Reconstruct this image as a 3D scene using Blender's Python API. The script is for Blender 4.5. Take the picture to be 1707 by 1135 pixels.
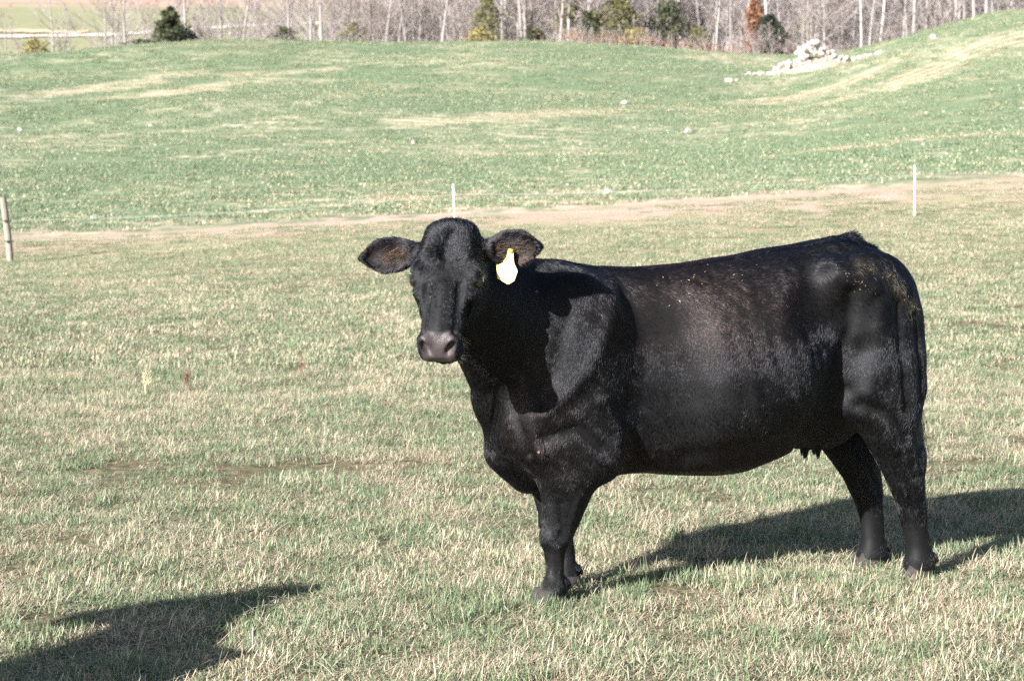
import bpy, bmesh, math, random, time
import numpy as np
from mathutils import Vector, Matrix, noise as mnoise

T0 = time.time()
rng = np.random.default_rng(7)
random.seed(7)
for _o in list(bpy.data.objects):
    bpy.data.objects.remove(_o)
SC = bpy.context.scene
COL = SC.collection
R_ = math.radians

# ------------------------------------------------------------------ camera, sky, sun, exposure
cam_d = bpy.data.cameras.new('camera'); CAM = bpy.data.objects.new('camera', cam_d); COL.objects.link(CAM)
SC.camera = CAM
CAM.location = (0, 0, 1.65)
CAM.rotation_euler = (math.pi / 2 - math.atan(277.5 / 3094), 0, 0)
cam_d.sensor_width = 36; cam_d.lens = 3094 * 36 / 1707
cam_d.clip_start = .1; cam_d.clip_end = 6000
cam_d.dof.use_dof = True; cam_d.dof.focus_distance = 6.95; cam_d.dof.aperture_fstop = 6.5
SUN_TRAVEL = Vector((.609, .666, -.43)).normalized()
SUN_ELEV = math.asin(-SUN_TRAVEL.z)
SUN_AZ = math.atan2(-SUN_TRAVEL.x, -SUN_TRAVEL.y)       # compass bearing of the sun from +Y, clockwise
W = bpy.data.worlds.new('World'); SC.world = W; W.use_nodes = True
wn = W.node_tree.nodes; wl = W.node_tree.links
sky = wn.new('ShaderNodeTexSky'); sky.sky_type = 'NISHITA'; sky.sun_disc = False
sky.sun_elevation = SUN_ELEV; sky.sun_rotation = SUN_AZ
sky.air_density = 1.0; sky.dust_density = 1.0; sky.ozone_density = 1.0
wl.new(sky.outputs[0], wn['Background'].inputs[0]); wn['Background'].inputs[1].default_value = .05
sun_d = bpy.data.lights.new('sun', 'SUN'); SUN = bpy.data.objects.new('sun', sun_d); COL.objects.link(SUN)
SUN.rotation_euler = SUN_TRAVEL.to_track_quat('-Z', 'Y').to_euler()
sun_d.energy = 5.0; sun_d.angle = R_(.53); sun_d.color = (1, .98, .955)
SC.view_settings.view_transform = 'Standard'; SC.view_settings.look = 'None'
SC.view_settings.gamma = 1; SC.view_settings.use_curve_mapping = False
SC.view_settings.exposure = 1.66
SC.cycles.use_denoising = False; SC.cycles.use_adaptive_sampling = False
SC.cycles.max_bounces = 6; SC.cycles.transparent_max_bounces = 8
SC.cycles_curves.shape = 'RIBBONS'

# ------------------------------------------------------------------ helpers
def mat(name):
    m = bpy.data.materials.new(name); m.use_nodes = True
    nt = m.node_tree; nt.nodes.clear()
    out = nt.nodes.new('ShaderNodeOutputMaterial')
    return m, nt, out


class NB:
    """short-hand for building node trees"""
    def __init__(self, nt): self.nt = nt
    def n(self, t, **kw):
        x = self.nt.nodes.new(t)
        for k, v in kw.items(): setattr(x, k, v)
        return x
    def put(self, sock, v):
        if isinstance(v, bpy.types.NodeSocket): self.nt.links.new(v, sock)
        elif v is not None: sock.default_value = v
    def math(self, op, a, b=None, c=None, clamp=False):
        x = self.n('ShaderNodeMath', operation=op, use_clamp=clamp)
        for i, v in enumerate((a, b, c)): self.put(x.inputs[i], v)
        return x.outputs[0]
    def mix(self, f, a, b, mode='MIX'):
        x = self.n('ShaderNodeMix', data_type='RGBA', blend_type=mode)
        self.put(x.inputs[0], f); self.put(x.inputs[6], a); self.put(x.inputs[7], b)
        return x.outputs[2]
    def noise(self, vec, scale, detail=3, rough=.55, dist=0):
        x = self.n('ShaderNodeTexNoise'); self.put(x.inputs['Vector'], vec)
        self.put(x.inputs['Scale'], scale); x.inputs['Detail'].default_value = detail
        x.inputs['Roughness'].default_value = rough; x.inputs['Distortion'].default_value = dist
        return x.outputs[0]
    def mapv(self, vec, rot=(0, 0, 0), scale=(1, 1, 1), loc=(0, 0, 0)):
        x = self.n('ShaderNodeMapping'); self.put(x.inputs[0], vec)
        x.inputs['Location'].default_value = loc; x.inputs['Rotation'].default_value = rot; x.inputs['Scale'].default_value = scale
        return x.outputs[0]
    def step(self, v, lo, hi):
        x = self.n('ShaderNodeMapRange', interpolation_type='SMOOTHSTEP'); self.put(x.inputs[0], v)
        self.put(x.inputs[1], lo); self.put(x.inputs[2], hi)
        return x.outputs[0]
    def bump(self, h, strength, dist):
        x = self.n('ShaderNodeBump'); x.inputs['Strength'].default_value = strength; x.inputs['Distance'].default_value = dist
        self.put(x.inputs['Height'], h)
        return x.outputs[0]


def principled(b, out, color, rough=.8, spec=.3, normal=None, **kw):
    p = b.n('ShaderNodeBsdfPrincipled')
    b.put(p.inputs['Base Color'], color if not isinstance(color, tuple) else (*color, 1) if len(color) == 3 else color)
    b.put(p.inputs['Roughness'], rough); b.put(p.inputs['Specular IOR Level'], spec)
    if normal is not None: b.put(p.inputs['Normal'], normal)
    for k, v in kw.items(): b.put(p.inputs[k], v)
    b.nt.links.new(p.outputs[0], out.inputs[0])
    return p


def plain(name, color, rough=.7, spec=.3, vary=.15, scale=20, bump=0, **kw):
    m, nt, out = mat(name); b = NB(nt)
    co = b.n('ShaderNodeTexCoord').outputs['Object']
    f = b.noise(co, scale, 4)
    c = b.mix(f, (*[x * (1 - vary) for x in color], 1), (*[min(1, x * (1 + vary)) for x in color], 1))
    principled(b, out, c, rough, spec, b.bump(b.noise(co, scale * 4, 4), bump, .01) if bump else None, **kw)
    return m


def tag(o, label=None, cat=None, group=None, kind=None):
    if label: o['label'] = label
    if cat: o['category'] = cat
    if group: o['group'] = group
    if kind: o['kind'] = kind
    return o


def link(name, data, parent=None, kind=None):
    o = bpy.data.objects.new(name, data); COL.objects.link(o)
    if parent is not None: o.parent = parent
    if kind: o['kind'] = kind
    return o


def empty(name, loc, rz=0.):
    o = bpy.data.objects.new(name, None); COL.objects.link(o); o.location = loc; o.rotation_euler = (0, 0, rz)
    o.empty_display_size = .2
    return o


def copy_tree(o, parent=None):
    c = o.copy(); COL.objects.link(c)
    if parent is not None: c.parent = parent
    for ch in list(o.children): copy_tree(ch, c)
    return c


def mesh_py(name, V, F, m=None, smooth=False):
    me = bpy.data.meshes.new(name); me.from_pydata([tuple(v) for v in V], [], F); me.update()
    if m: me.materials.append(m)
    if smooth: me.polygons.foreach_set('use_smooth', np.ones(len(me.polygons), bool))
    return me


def tube(V, F, pts, radii, sides=6, cap=True):
    """append a tapered tube along pts to the lists V, F"""
    pts = [Vector(p) for p in pts]
    base = len(V); n = len(pts)
    for i, p in enumerate(pts):
        d = (pts[min(i + 1, n - 1)] - pts[max(i - 1, 0)]).normalized()
        u = d.orthogonal().normalized() if i == 0 else (u - d * u.dot(d)).normalized()
        v = d.cross(u)
        for k in range(sides):
            a = 2 * math.pi * k / sides
            V.append(p + (u * math.cos(a) + v * math.sin(a)) * radii[i])
    for i in range(n - 1):
        for k in range(sides):
            k2 = (k + 1) % sides
            F.append((base + i * sides + k, base + i * sides + k2, base + (i + 1) * sides + k2, base + (i + 1) * sides + k))
    if cap:
        F.append(tuple(base + k for k in range(sides))[::-1]); F.append(tuple(base + (n - 1) * sides + k for k in range(sides)))


def wob(P, f, seed=0):
    """cheap smooth noise in -1..1 for many points"""
    r = np.random.default_rng(1000 + seed); out = 0
    for i in range(6):
        k = r.normal(size=3); k /= np.linalg.norm(k)
        out = out + np.sin(P @ k * f * (.7 + .6 * r.random()) + r.random() * 6.28)
    return out / 6 * 1.7


# ------------------------------------------------------------------ cattle
U2 = np.array([.957, .289, 0.]); U2 /= np.linalg.norm(U2)      # towards the tail
N2 = np.array([-U2[1], U2[0], 0.])                             # towards the far flank
COW_AT = np.array([.134, 7.211, 0.])


def unit(v):
    v = np.asarray(v, float)
    return v / np.linalg.norm(v)


def pchip(x, y, q):
    x = np.asarray(x, float); y = np.asarray(y, float)
    h = np.diff(x); d = np.diff(y) / h
    m = np.zeros_like(y)
    m[0], m[-1] = d[0], d[-1]
    for i in range(1, len(x) - 1):
        if d[i - 1] * d[i] > 0:
            w1, w2 = 2 * h[i] + h[i - 1], h[i] + 2 * h[i - 1]
            m[i] = (w1 + w2) / (w1 / d[i - 1] + w2 / d[i])
    q = np.clip(q, x[0], x[-1])
    i = np.clip(np.searchsorted(x, q) - 1, 0, len(x) - 2)
    t = (q - x[i]) / h[i]
    return ((1 + 2 * t) * (1 - t) ** 2 * y[i] + t * (1 - t) ** 2 * h[i] * m[i]
            + t * t * (3 - 2 * t) * y[i + 1] + t * t * (t - 1) * h[i] * m[i + 1])


class Field:
    """A solid kept as distances on a grid; lumps are blended into it and one closed skin is drawn round the result."""

    def __init__(self, lo, hi, step):
        self.ax = [np.arange(lo[i], hi[i], step) for i in range(3)]
        self.F = np.full([len(a) for a in self.ax], 9., np.float32)
        self.step = step

    def put(self, fn, lo, hi, k, op='add'):
        m = k + 2 * self.step
        sl = [slice(max(0, np.searchsorted(self.ax[i], lo[i] - m)), np.searchsorted(self.ax[i], hi[i] + m)) for i in range(3)]
        if any(s.stop <= s.start for s in sl):
            return
        X = self.ax[0][sl[0]][:, None, None]; Y = self.ax[1][sl[1]][None, :, None]; Z = self.ax[2][sl[2]][None, None, :]
        d = np.broadcast_to(fn(X, Y, Z), [s.stop - s.start for s in sl])
        a = self.F[tuple(sl)]
        if op == 'add':
            h = np.clip(.5 + .5 * (a - d) / k, 0, 1)
            self.F[tuple(sl)] = a * (1 - h) + d * h - k * h * (1 - h)
        else:
            d = -d
            h = np.clip(.5 - .5 * (a - d) / k, 0, 1)
            self.F[tuple(sl)] = a * (1 - h) + d * h + k * h * (1 - h)

    def loft(self, O, A, B, knots, k, p=2.0, op='add'):
        """knots rows: d, centre b, centre c, half b up, half b down, half c. Axis A, section axes B and A x B."""
        O = np.asarray(O, float); A = unit(A); B = np.asarray(B, float); B = unit(B - A * (B @ A)); Cc = np.cross(A, B)
        K = np.array(knots, float)
        d0, d1 = K[0, 0], K[-1, 0]
        q = np.linspace(d0, d1, 400)
        T = [pchip(K[:, 0], K[:, j], q) for j in range(1, 6)]
        pts = []
        for j in range(0, 400, 21):
            base = O + A * q[j]
            for sb in (T[0][j] + T[2][j], T[0][j] - T[3][j]):
                for sc in (T[1][j] + T[4][j], T[1][j] - T[4][j]):
                    pts.append(base + B * sb + Cc * sc)
        pts = np.array(pts)

        def fn(X, Y, Z):
            x, y, z = X - O[0], Y - O[1], Z - O[2]
            d = x * A[0] + y * A[1] + z * A[2]
            b = x * B[0] + y * B[1] + z * B[2]
            c = x * Cc[0] + y * Cc[1] + z * Cc[2]
            i = np.clip((d - d0) / (d1 - d0) * 399, 0, 399).astype(np.int32)
            bb = b - T[0][i]
            hb = np.where(bb > 0, T[2][i], T[3][i])
            hc = T[4][i]
            r = (np.abs(bb / hb) ** p + np.abs((c - T[1][i]) / hc) ** p) ** (1 / p)
            e = (r - 1) * np.minimum(np.minimum(hb, hc), .12) * (1.0)
            out = np.maximum(np.maximum(d0 - d, d - d1), 0)
            return np.where(out > 0, np.sqrt(np.maximum(e, 0) ** 2 + out ** 2) + np.minimum(e, 0) * 0, e)
        self.put(fn, pts.min(0), pts.max(0), k, op)

    def ell(self, c, r, k, R=None, op='add'):
        c = np.asarray(c, float); r = np.asarray(r, float)
        R = np.eye(3) if R is None else np.array([unit(v) for v in R])
        ext = np.sqrt(((R * r[:, None]) ** 2).sum(0))

        def fn(X, Y, Z):
            x, y, z = X - c[0], Y - c[1], Z - c[2]
            q = [x * R[i, 0] + y * R[i, 1] + z * R[i, 2] for i in range(3)]
            k0 = np.sqrt(sum((q[i] / r[i]) ** 2 for i in range(3)))
            k1 = np.sqrt(sum((q[i] / r[i] ** 2) ** 2 for i in range(3))) + 1e-6
            return k0 * (k0 - 1) / k1
        self.put(fn, c - ext, c + ext, k, op)

    def cone(self, p, q, r0, r1, k, op='add'):
        p = np.asarray(p, float); q = np.asarray(q, float); v = q - p; L2 = v @ v

        def fn(X, Y, Z):
            x, y, z = X - p[0], Y - p[1], Z - p[2]
            h = np.clip((x * v[0] + y * v[1] + z * v[2]) / L2, 0, 1)
            return np.sqrt((x - h * v[0]) ** 2 + (y - h * v[1]) ** 2 + (z - h * v[2]) ** 2) - (r0 + h * (r1 - r0))
        r = max(r0, r1)
        self.put(fn, np.minimum(p, q) - r, np.maximum(p, q) + r, k, op)

    def skin(self):
        """surface nets"""
        F = self.F
        n = F.shape
        ins = F < 0
        c = np.zeros([n[0] - 1, n[1] - 1, n[2] - 1], np.int8)
        for i in (0, 1):
            for j in (0, 1):
                for k in (0, 1):
                    c += ins[i:n[0] - 1 + i, j:n[1] - 1 + j, k:n[2] - 1 + k]
        cells = np.argwhere((c > 0) & (c < 8))
        idx = np.full(c.shape, -1, np.int32)
        idx[tuple(cells.T)] = np.arange(len(cells))
        acc = np.zeros((len(cells), 3)); cnt = np.zeros(len(cells))
        cor = [(i, j, k) for i in (0, 1) for j in (0, 1) for k in (0, 1)]
        val = {q: F[cells[:, 0] + q[0], cells[:, 1] + q[1], cells[:, 2] + q[2]] for q in cor}
        for a in range(3):
            for q in cor:
                if q[a] == 0:
                    q2 = tuple(v + (1 if i == a else 0) for i, v in enumerate(q))
                    f0, f1 = val[q], val[q2]
                    m = (f0 < 0) != (f1 < 0)
                    t = np.where(m, f0 / np.where(m, f0 - f1, 1), 0)
                    for i in range(3):
                        acc[:, i] += np.where(m, q[i] + (t if i == a else 0), 0)
                    cnt += m
        V = (cells + acc / cnt[:, None]) * self.step + np.array([a[0] for a in self.ax])
        quads = []
        for a in range(3):
            b, d = (a + 1) % 3, (a + 2) % 3
            s0 = [slice(1, n[i] - 1) for i in range(3)]; s1 = list(s0)
            s0[a] = slice(0, n[a] - 1); s1[a] = slice(1, n[a])
            A0 = ins[tuple(s0)]; A1 = ins[tuple(s1)]
            for flip, m in ((False, A0 & ~A1), (True, ~A0 & A1)):
                e = np.argwhere(m)
                off = np.ones(3, int); off[a] = 0
                e = e + off
                def cell(db, dd):
                    q = e.copy(); q[:, b] -= db; q[:, d] -= dd
                    return idx[q[:, 0], q[:, 1], q[:, 2]]
                Q = np.stack([cell(1, 1), cell(0, 1), cell(0, 0), cell(1, 0)], 1)
                quads.append(Q[:, ::-1] if flip else Q)
        Q = np.concatenate(quads)
        return V, Q[(Q >= 0).all(1)]


def mesh_np(name, V, Q):
    me = bpy.data.meshes.new(name)
    V = np.ascontiguousarray(V, np.float32); Q = np.ascontiguousarray(Q, np.int32)
    k = Q.shape[1]
    me.vertices.add(len(V)); me.vertices.foreach_set('co', V.ravel())
    me.loops.add(Q.size); me.loops.foreach_set('vertex_index', Q.ravel())
    me.polygons.add(len(Q))
    me.polygons.foreach_set('loop_start', np.arange(0, Q.size, k, dtype=np.int32))
    me.update(calc_edges=True)
    me.validate()
    return me


def smooth_verts(V, Q, it, lam=.5):
    i = np.concatenate([Q[:, 0], Q[:, 1], Q[:, 2], Q[:, 3]]); j = np.concatenate([Q[:, 1], Q[:, 2], Q[:, 3], Q[:, 0]])
    a = np.concatenate([i, j]); b = np.concatenate([j, i])
    deg = np.bincount(a, minlength=len(V)).astype(float)[:, None]
    for n in range(it):
        for l in (lam, -lam * 1.04):
            L = np.stack([np.bincount(a, V[b, c], len(V)) for c in range(3)], 1) / deg
            V = V + l * (L - V)
    return V


def quad_normals(V, Q):
    n = np.cross(V[Q[:, 2]] - V[Q[:, 0]], V[Q[:, 3]] - V[Q[:, 1]])
    vn = np.zeros_like(V)
    for k in range(4):
        for c in range(3):
            vn[:, c] += np.bincount(Q[:, k], n[:, c], len(V))
    return vn / (np.linalg.norm(vn, axis=1, keepdims=True) + 1e-9), n


def to_cow(v):            # a world direction in the animal's own axes
    v = np.asarray(v, float)
    return np.array([v @ U2, v @ N2, v[2]])


class HeadPose:
    def __init__(self, poll, yaw, pitch, roll=0.):
        cy, sy, cp, sp = math.cos(yaw), math.sin(yaw), math.cos(pitch), math.sin(pitch)
        h = np.array([-sy, -cy, 0.])
        a = h * cp + np.array([0, 0, -sp])
        c = np.array([cy, -sy, 0.])
        b = h * sp + np.array([0, 0, cp])
        c, b = c * math.cos(roll) + b * math.sin(roll), b * math.cos(roll) - c * math.sin(roll)
        self.O = np.asarray(poll, float)
        self.a, self.b, self.c = to_cow(a), to_cow(b), to_cow(c)   # to the nose, out of the forehead, to its left ear

    def at(self, d, b, c):
        return self.O + self.a * d + self.b * b + self.c * c


def sculpt_cow(hp, step):
    g = Field((-.98, -.86, .0), (1.82, .5, 1.62), step)
    X, Y, Z = np.eye(3)
    # trunk: s, (mid z), 0, up, down, half width
    T = [(-.265, .77, .74, .04), (-.22, .96, .575, .12), (-.16, 1.10, .485, .18), (-.07, 1.21, .435, .235), (.05, 1.275, .44, .265),
         (.20, 1.285, .46, .285), (.35, 1.279, .468, .320), (.55, 1.289, .452, .365), (.75, 1.314, .447, .388), (.90, 1.340, .49, .374),
         (1.05, 1.360, .565, .315), (1.20, 1.382, .63, .275), (1.30, 1.370, .68, .265), (1.39, 1.30, .73, .23), (1.455, 1.195, .78, .17),
         (1.49, 1.07, .86, .09)]
    K = []
    for s, top, bot, hw in T:
        mid = bot + (top - bot) * .5
        K.append((s, mid, 0, top - mid, mid - bot, hw))
    g.loft((0, 0, 0), X, Z, K, .05, 2.25)
    # withers, spine and hips
    for t in (-1, 1):
        g.ell((.10, t * .225, .96), (.15, .075, .30), .10, [(.95, 0, .25), Y, (-.25, 0, .95)])        # shoulder blade
        g.ell((-.09, t * .19, .70), (.11, .075, .15), .09)                                            # point of the shoulder
        g.ell((.16, t * .24, .60), (.09, .05, .12), .07)                                              # above the elbow
        g.ell((.34, t * .385, .78), (.09, .05, .28), .20, None, 'cut')                                 # hollow behind the shoulder
        g.ell((1.06, t * .40, 1.13), (.09, .06, .10), .14, [(.9, 0, .4), Y, (-.4, 0, .9)], 'cut')     # hollow of the flank
        g.ell((1.19, t * .235, 1.225), (.10, .05, .06), .11)                                            # hook bone
        g.ell((1.43, t * .115, 1.19), (.08, .05, .08), .09)                                            # pin bone
        g.ell((1.345, t * .185, .98), (.19, .115, .33), .10)                                             # thigh
        g.ell((1.25, t * .20, .80), (.08, .075, .13), .08)                                            # stifle
        g.ell((1.13, t * .34, .80), (.06, .06, .18), .10, [(.9, 0, -.4), Y, (.4, 0, .9)], 'cut')       # crease before the thigh
    # belly line, udder and teats
    g.ell((1.17, -.02, .645), (.15, .11, .10), .08)
    for s, t in ((1.095, -.06), (1.145, -.075), (1.125, .03), (1.18, .03)):
        g.cone((s, t, .60), (s - .008, t, .515), .015, .011, .014)
    # neck
    A0 = np.array([.16, .02, .98]); A1 = hp.at(.10, -.17, 0)
    ax = A1 - A0; L = np.linalg.norm(ax)
    g.loft(A0, ax, Z, [(-.10, 0, 0, .08, .30, .16), (.0, 0, 0, .135, .33, .19), (.22 * L, .0, 0, .182, .345, .19), (.45 * L, .0, 0, .195, .30, .16), (.70 * L, -.005, 0, .185, .23, .13),
                       (.9 * L, 0, 0, .16, .19, .11), (L, 0, 0, .13, .15, .09)], .09, 2.1)
    # dewlap down to the brisket
    th = hp.at(.25, -.24, 0)
    g.cone(th, (-.25, -.08, .80), .045, .05, .07)
    g.cone((-.25, -.08, .80), (-.185, -.02, .58), .05, .055, .07)
    g.cone((-.175, -.02, .57), (-.08, 0, .49), .055, .055, .07)
    # legs
    def leg(rows, k=.045):
        g.loft((0, 0, 0), -Z, X, [(-z, s, -t, rs, rs, rt) for z, s, t, rs, rt in rows], k, 2.15)
    leg([(.94, .06, -.19, .05, .04), (.84, .05, -.195, .11, .065), (.72, .04, -.20, .145, .083), (.60, .04, -.20, .135, .085), (.50, .032, -.195, .118, .078), (.43, .024, -.185, .100, .068), (.34, .012, -.175, .079, .060), (.26, -.008, -.17, .064, .058),
         (.19, -.018, -.17, .043, .043), (.12, -.018, -.17, .036, .039), (.075, -.02, -.17, .051, .055), (.035, -.032, -.17, .056, .058)])
    leg([(.94, .06, .19, .05, .04), (.84, .06, .18, .11, .065), (.72, .06, .17, .135, .083), (.60, .06, .17, .125, .085), (.50, .06, .155, .105, .075), (.43, .06, .14, .09, .066), (.34, .066, .115, .074, .058), (.26, .074, .095, .058, .054),
         (.19, .092, .075, .043, .044), (.12, .104, .06, .037, .040), (.075, .102, .05, .048, .053), (.035, .094, .045, .056, .058)])
    leg([(1.08, 1.34, -.17, .06, .05), (.98, 1.36, -.185, .13, .10), (.88, 1.365, -.20, .16, .117), (.80, 1.375, -.20, .165, .116), (.70, 1.380, -.20, .138, .104), (.60, 1.394, -.195, .112, .084), (.50, 1.440, -.185, .096, .068), (.414, 1.472, -.18, .080, .058),
         (.30, 1.512, -.17, .056, .048), (.20, 1.537, -.165, .051, .045), (.135, 1.552, -.165, .050, .047), (.08, 1.556, -.165, .063, .060), (.035, 1.556, -.165, .068, .062)])
    leg([(1.08, 1.34, .17, .06, .05), (.98, 1.36, .185, .13, .10), (.88, 1.37, .19, .17, .117), (.80, 1.375, .19, .175, .118), (.65, 1.365, .17, .15, .10), (.54, 1.375, .155, .128, .085), (.44, 1.415, .14, .10, .068), (.36, 1.45, .13, .080, .056),
         (.25, 1.476, .12, .059, .048), (.17, 1.487, .115, .052, .046), (.12, 1.487, .112, .052, .048), (.07, 1.485, .11, .062, .060), (.035, 1.482, .11, .067, .062)])
    for s_, t_, k_ in ((.018, -.17, .0), (.142, .048, .0), (1.612, -.165, .0), (1.540, .11, .0)):       # dewclaws
        for q_ in (-.020, .020):
            g.cone((s_, t_ + q_, .092), (s_ + .016, t_ + q_, .072), .014, .009, .012)
    for s_, t_ in ((-.052, -.17), (.030, .092)):                                                         # knees
        g.ell((s_, t_, .262), (.026, .040, .038), .025)
    g.ell((1.520, -.185, .500), (.030, .034, .055), .05)          # point of the hock
    g.ell((1.50, .145, .46), (.035, .04, .05), .04)
    # tail
    P = [(1.12, 0, 1.325), (1.22, 0, 1.345), (1.31, .0, 1.358), (1.39, .005, 1.310), (1.465, .01, 1.225), (1.515, .01, 1.09), (1.55, .01, .93), (1.59, .01, .77), (1.615, .01, .64)]
    R = [.02, .028, .036, .038, .036, .032, .026, .022, .018]
    for i in range(len(P) - 1):
        g.cone(P[i], P[i + 1], R[i], R[i + 1], .03)
    # ---- head
    a, b, c = hp.a, hp.b, hp.c
    g.loft(hp.O, a, b, [(-.035, -.055, 0, .03, .05, .06), (0, -.05, 0, .058, .10, .090), (.06, -.05, 0, .056, .16, .110), (.12, -.05, 0, .052, .20, .120), (.18, -.05, 0, .050, .205, .118),
                        (.24, -.05, 0, .050, .18, .106), (.31, -.05, 0, .045, .14, .090), (.37, -.05, 0, .040, .105, .077), (.42, -.056, 0, .038, .085, .071),
                        (.455, -.066, 0, .034, .066, .070), (.482, -.080, 0, .024, .045, .060), (.495, -.09, 0, .014, .025, .04)], .05, 2.35)
    g.ell(hp.at(.004, -.034, 0), (.045, .04, .075), .05, [a, b, c])                      # poll
    for m in (-1, 1):
        g.ell(hp.at(.20, -.13, m * .07), (.085, .075, .032), .05, [a, b, c])            # cheek
        g.ell(hp.at(.168, -.030, m * .102), (.036, .026, .026), .028, [a, b, c])        # brow
        g.ell(hp.at(.198, -.046, m * .128), (.034, .026, .024), .008, [a, b, c], 'cut') # eye socket
        g.ell(hp.at(.250, -.062, m * .098), (.03, .02, .018), .03, [a, b, c])            # below the eye
        g.ell(hp.at(.32, -.095, m * .100), (.05, .035, .022), .05, [a, b, c], 'cut')     # hollow before the cheek
        g.ell(hp.at(.448, -.048, m * .050), (.034, .032, .024), .025, [a, b, c])          # nostril wing
        g.ell(hp.at(.452, -.100, m * .050), (.040, .036, .028), .025, [a, b, c])           # upper lip
        g.cone(hp.at(.235, -.010, m * .058), hp.at(.42, -.030, m * .060), .012, .008, .022, 'cut')   # hollow beside the nose bone
        g.cone(hp.at(.225, -.085, m * .112), hp.at(.33, -.085, m * .086), .008, .005, .022)           # facial crest
        g.cone(hp.at(.176, -.028, m * .116), hp.at(.214, -.022, m * .114), .006, .005, .008)         # upper lid
        g.cone(hp.at(.192, -.076, m * .118), hp.at(.230, -.060, m * .114), .005, .005, .008)           # lower lid
        g.ell(hp.at(.09, -.004, m * .055), (.05, .012, .03), .03, [a, b, c])                         # frontal boss
    g.cone(hp.at(.06, .012, 0), hp.at(.17, .008, 0), .008, .006, .03, 'cut')
    g.cone(hp.at(.24, -.008, 0), hp.at(.41, -.026, 0), .012, .012, .03)
    # lower jaw with the mouth left open as a crease
    g.loft(hp.O, a + b * -.08, b, [(.20, -.20, 0, .03, .05, .05), (.30, -.165, 0, .03, .04, .045), (.40, -.142, 0, .025, .03, .042), (.440, -.146, 0, .022, .024, .046), (.468, -.142, 0, .014, .018, .034)], .008)
    for m in (-1, 1):
        g.ell(hp.at(.478, -.046, m * .0435), (.020, .034, .0145), .006, [a + b * .9, b - a * .9 + c * m * .75, c * m - b * .5 + a * .3], 'cut')
    for i in range(-6, 7):
        c0, c1 = i * .009 - .0045, i * .009 + .0045
        g.cone(hp.at(.481 - 9 * c0 * c0, -.136 - 2 * c0 * c0, c0), hp.at(.481 - 9 * c1 * c1, -.136 - 2 * c1 * c1, c1), .0085, .0085, .006, 'cut')
    # ears: a scoop on a short root
    for m, e, v in ((1, unit(c * .97 + np.array([0, 0, .06]) - a * .02 - b * .02), np.array([0, 0, 1.]) - a * .2), (-1, unit(-c * .98 + np.array([0, 0, -.06]) - b * .10), np.array([0, 0, 1.]) - a * .15)):
        root = hp.at(.055, -.075, m * .085)
        f = np.cross(e, v); f = f if f @ b > 0 else -f
        f = unit(f - e * (f @ e))
        vv = unit(v - e * (v @ e))
        f2 = unit(f + vv * (-.15))
        EL = 1.16 if m < 0 else 1.04
        S = [(0, 0, 0, .022, .024, .030), (.03, 0, 0, .024, .026, .034), (.065, 0, 0, .028, .030, .048), (.105, 0, 0, .028, .030, .058), (.145, 0, 0, .026, .026, .059), (.185, 0, 0, .022, .020, .047), (.215, 0, 0, .014, .012, .026), (.232, 0, 0, .008, .008, .010)]
        S = [(q[0] * EL, 0, 0, q[3], q[4], q[5] * (.98 if m < 0 else 1.02)) for q in S]
        g.loft(root, e, f2, S, .025)
        S2 = [(d, .026 + bb, cc, .026, .030, max(w - .008, .006)) for d, bb, cc, u, dn, w in S[2:-1]]
        S2[-1] = (S2[-1][0] * .97, .022, 0, .02, .02, .010)
        S2[0] = (.06 * EL, .034, 0, .026, .022, .030)
        g.loft(root, e, f2, S2, .010, 2.0, 'cut')
        if m == 1:
            hp.ear_l = (root, e, f2, np.cross(unit(e), f2))
        else:
            hp.ear_r = (root, e, f2, np.cross(unit(e), f2))
    V, Q = g.skin()
    V = smooth_verts(V, Q, 2)
    # muscle, skin folds and a little unevenness
    VN, _ = quad_normals(V, Q)
    s, t, z = V.T
    hd = V - hp.O
    off = np.clip((np.linalg.norm(V - hp.at(.2, -.1, 0), axis=1) - .40) / .08, 0, 1) * np.clip((np.abs(t) - .03) / .05, 0, 1)

    def line(pts, w, amp):
        best = np.full(len(s), 9.)
        for (a0, a1), (b0, b1) in zip(pts[:-1], pts[1:]):
            vx, vz = b0 - a0, b1 - a1
            h = np.clip(((s - a0) * vx + (z - a1) * vz) / (vx * vx + vz * vz), 0, 1)
            best = np.minimum(best, np.hypot(s - a0 - h * vx, z - a1 - h * vz))
        return amp * np.exp(-(best / w) ** 2)
    dsp = .0035 * wob(V, 16, 51) + .0022 * wob(V, 38, 52)
    dsp += .0035 * np.sin((s + .25 * (z - .9)) * 2 * np.pi / .085) * np.exp(-(((s - .72) / .22) ** 2 + ((z - .86) / .18) ** 2))
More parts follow.
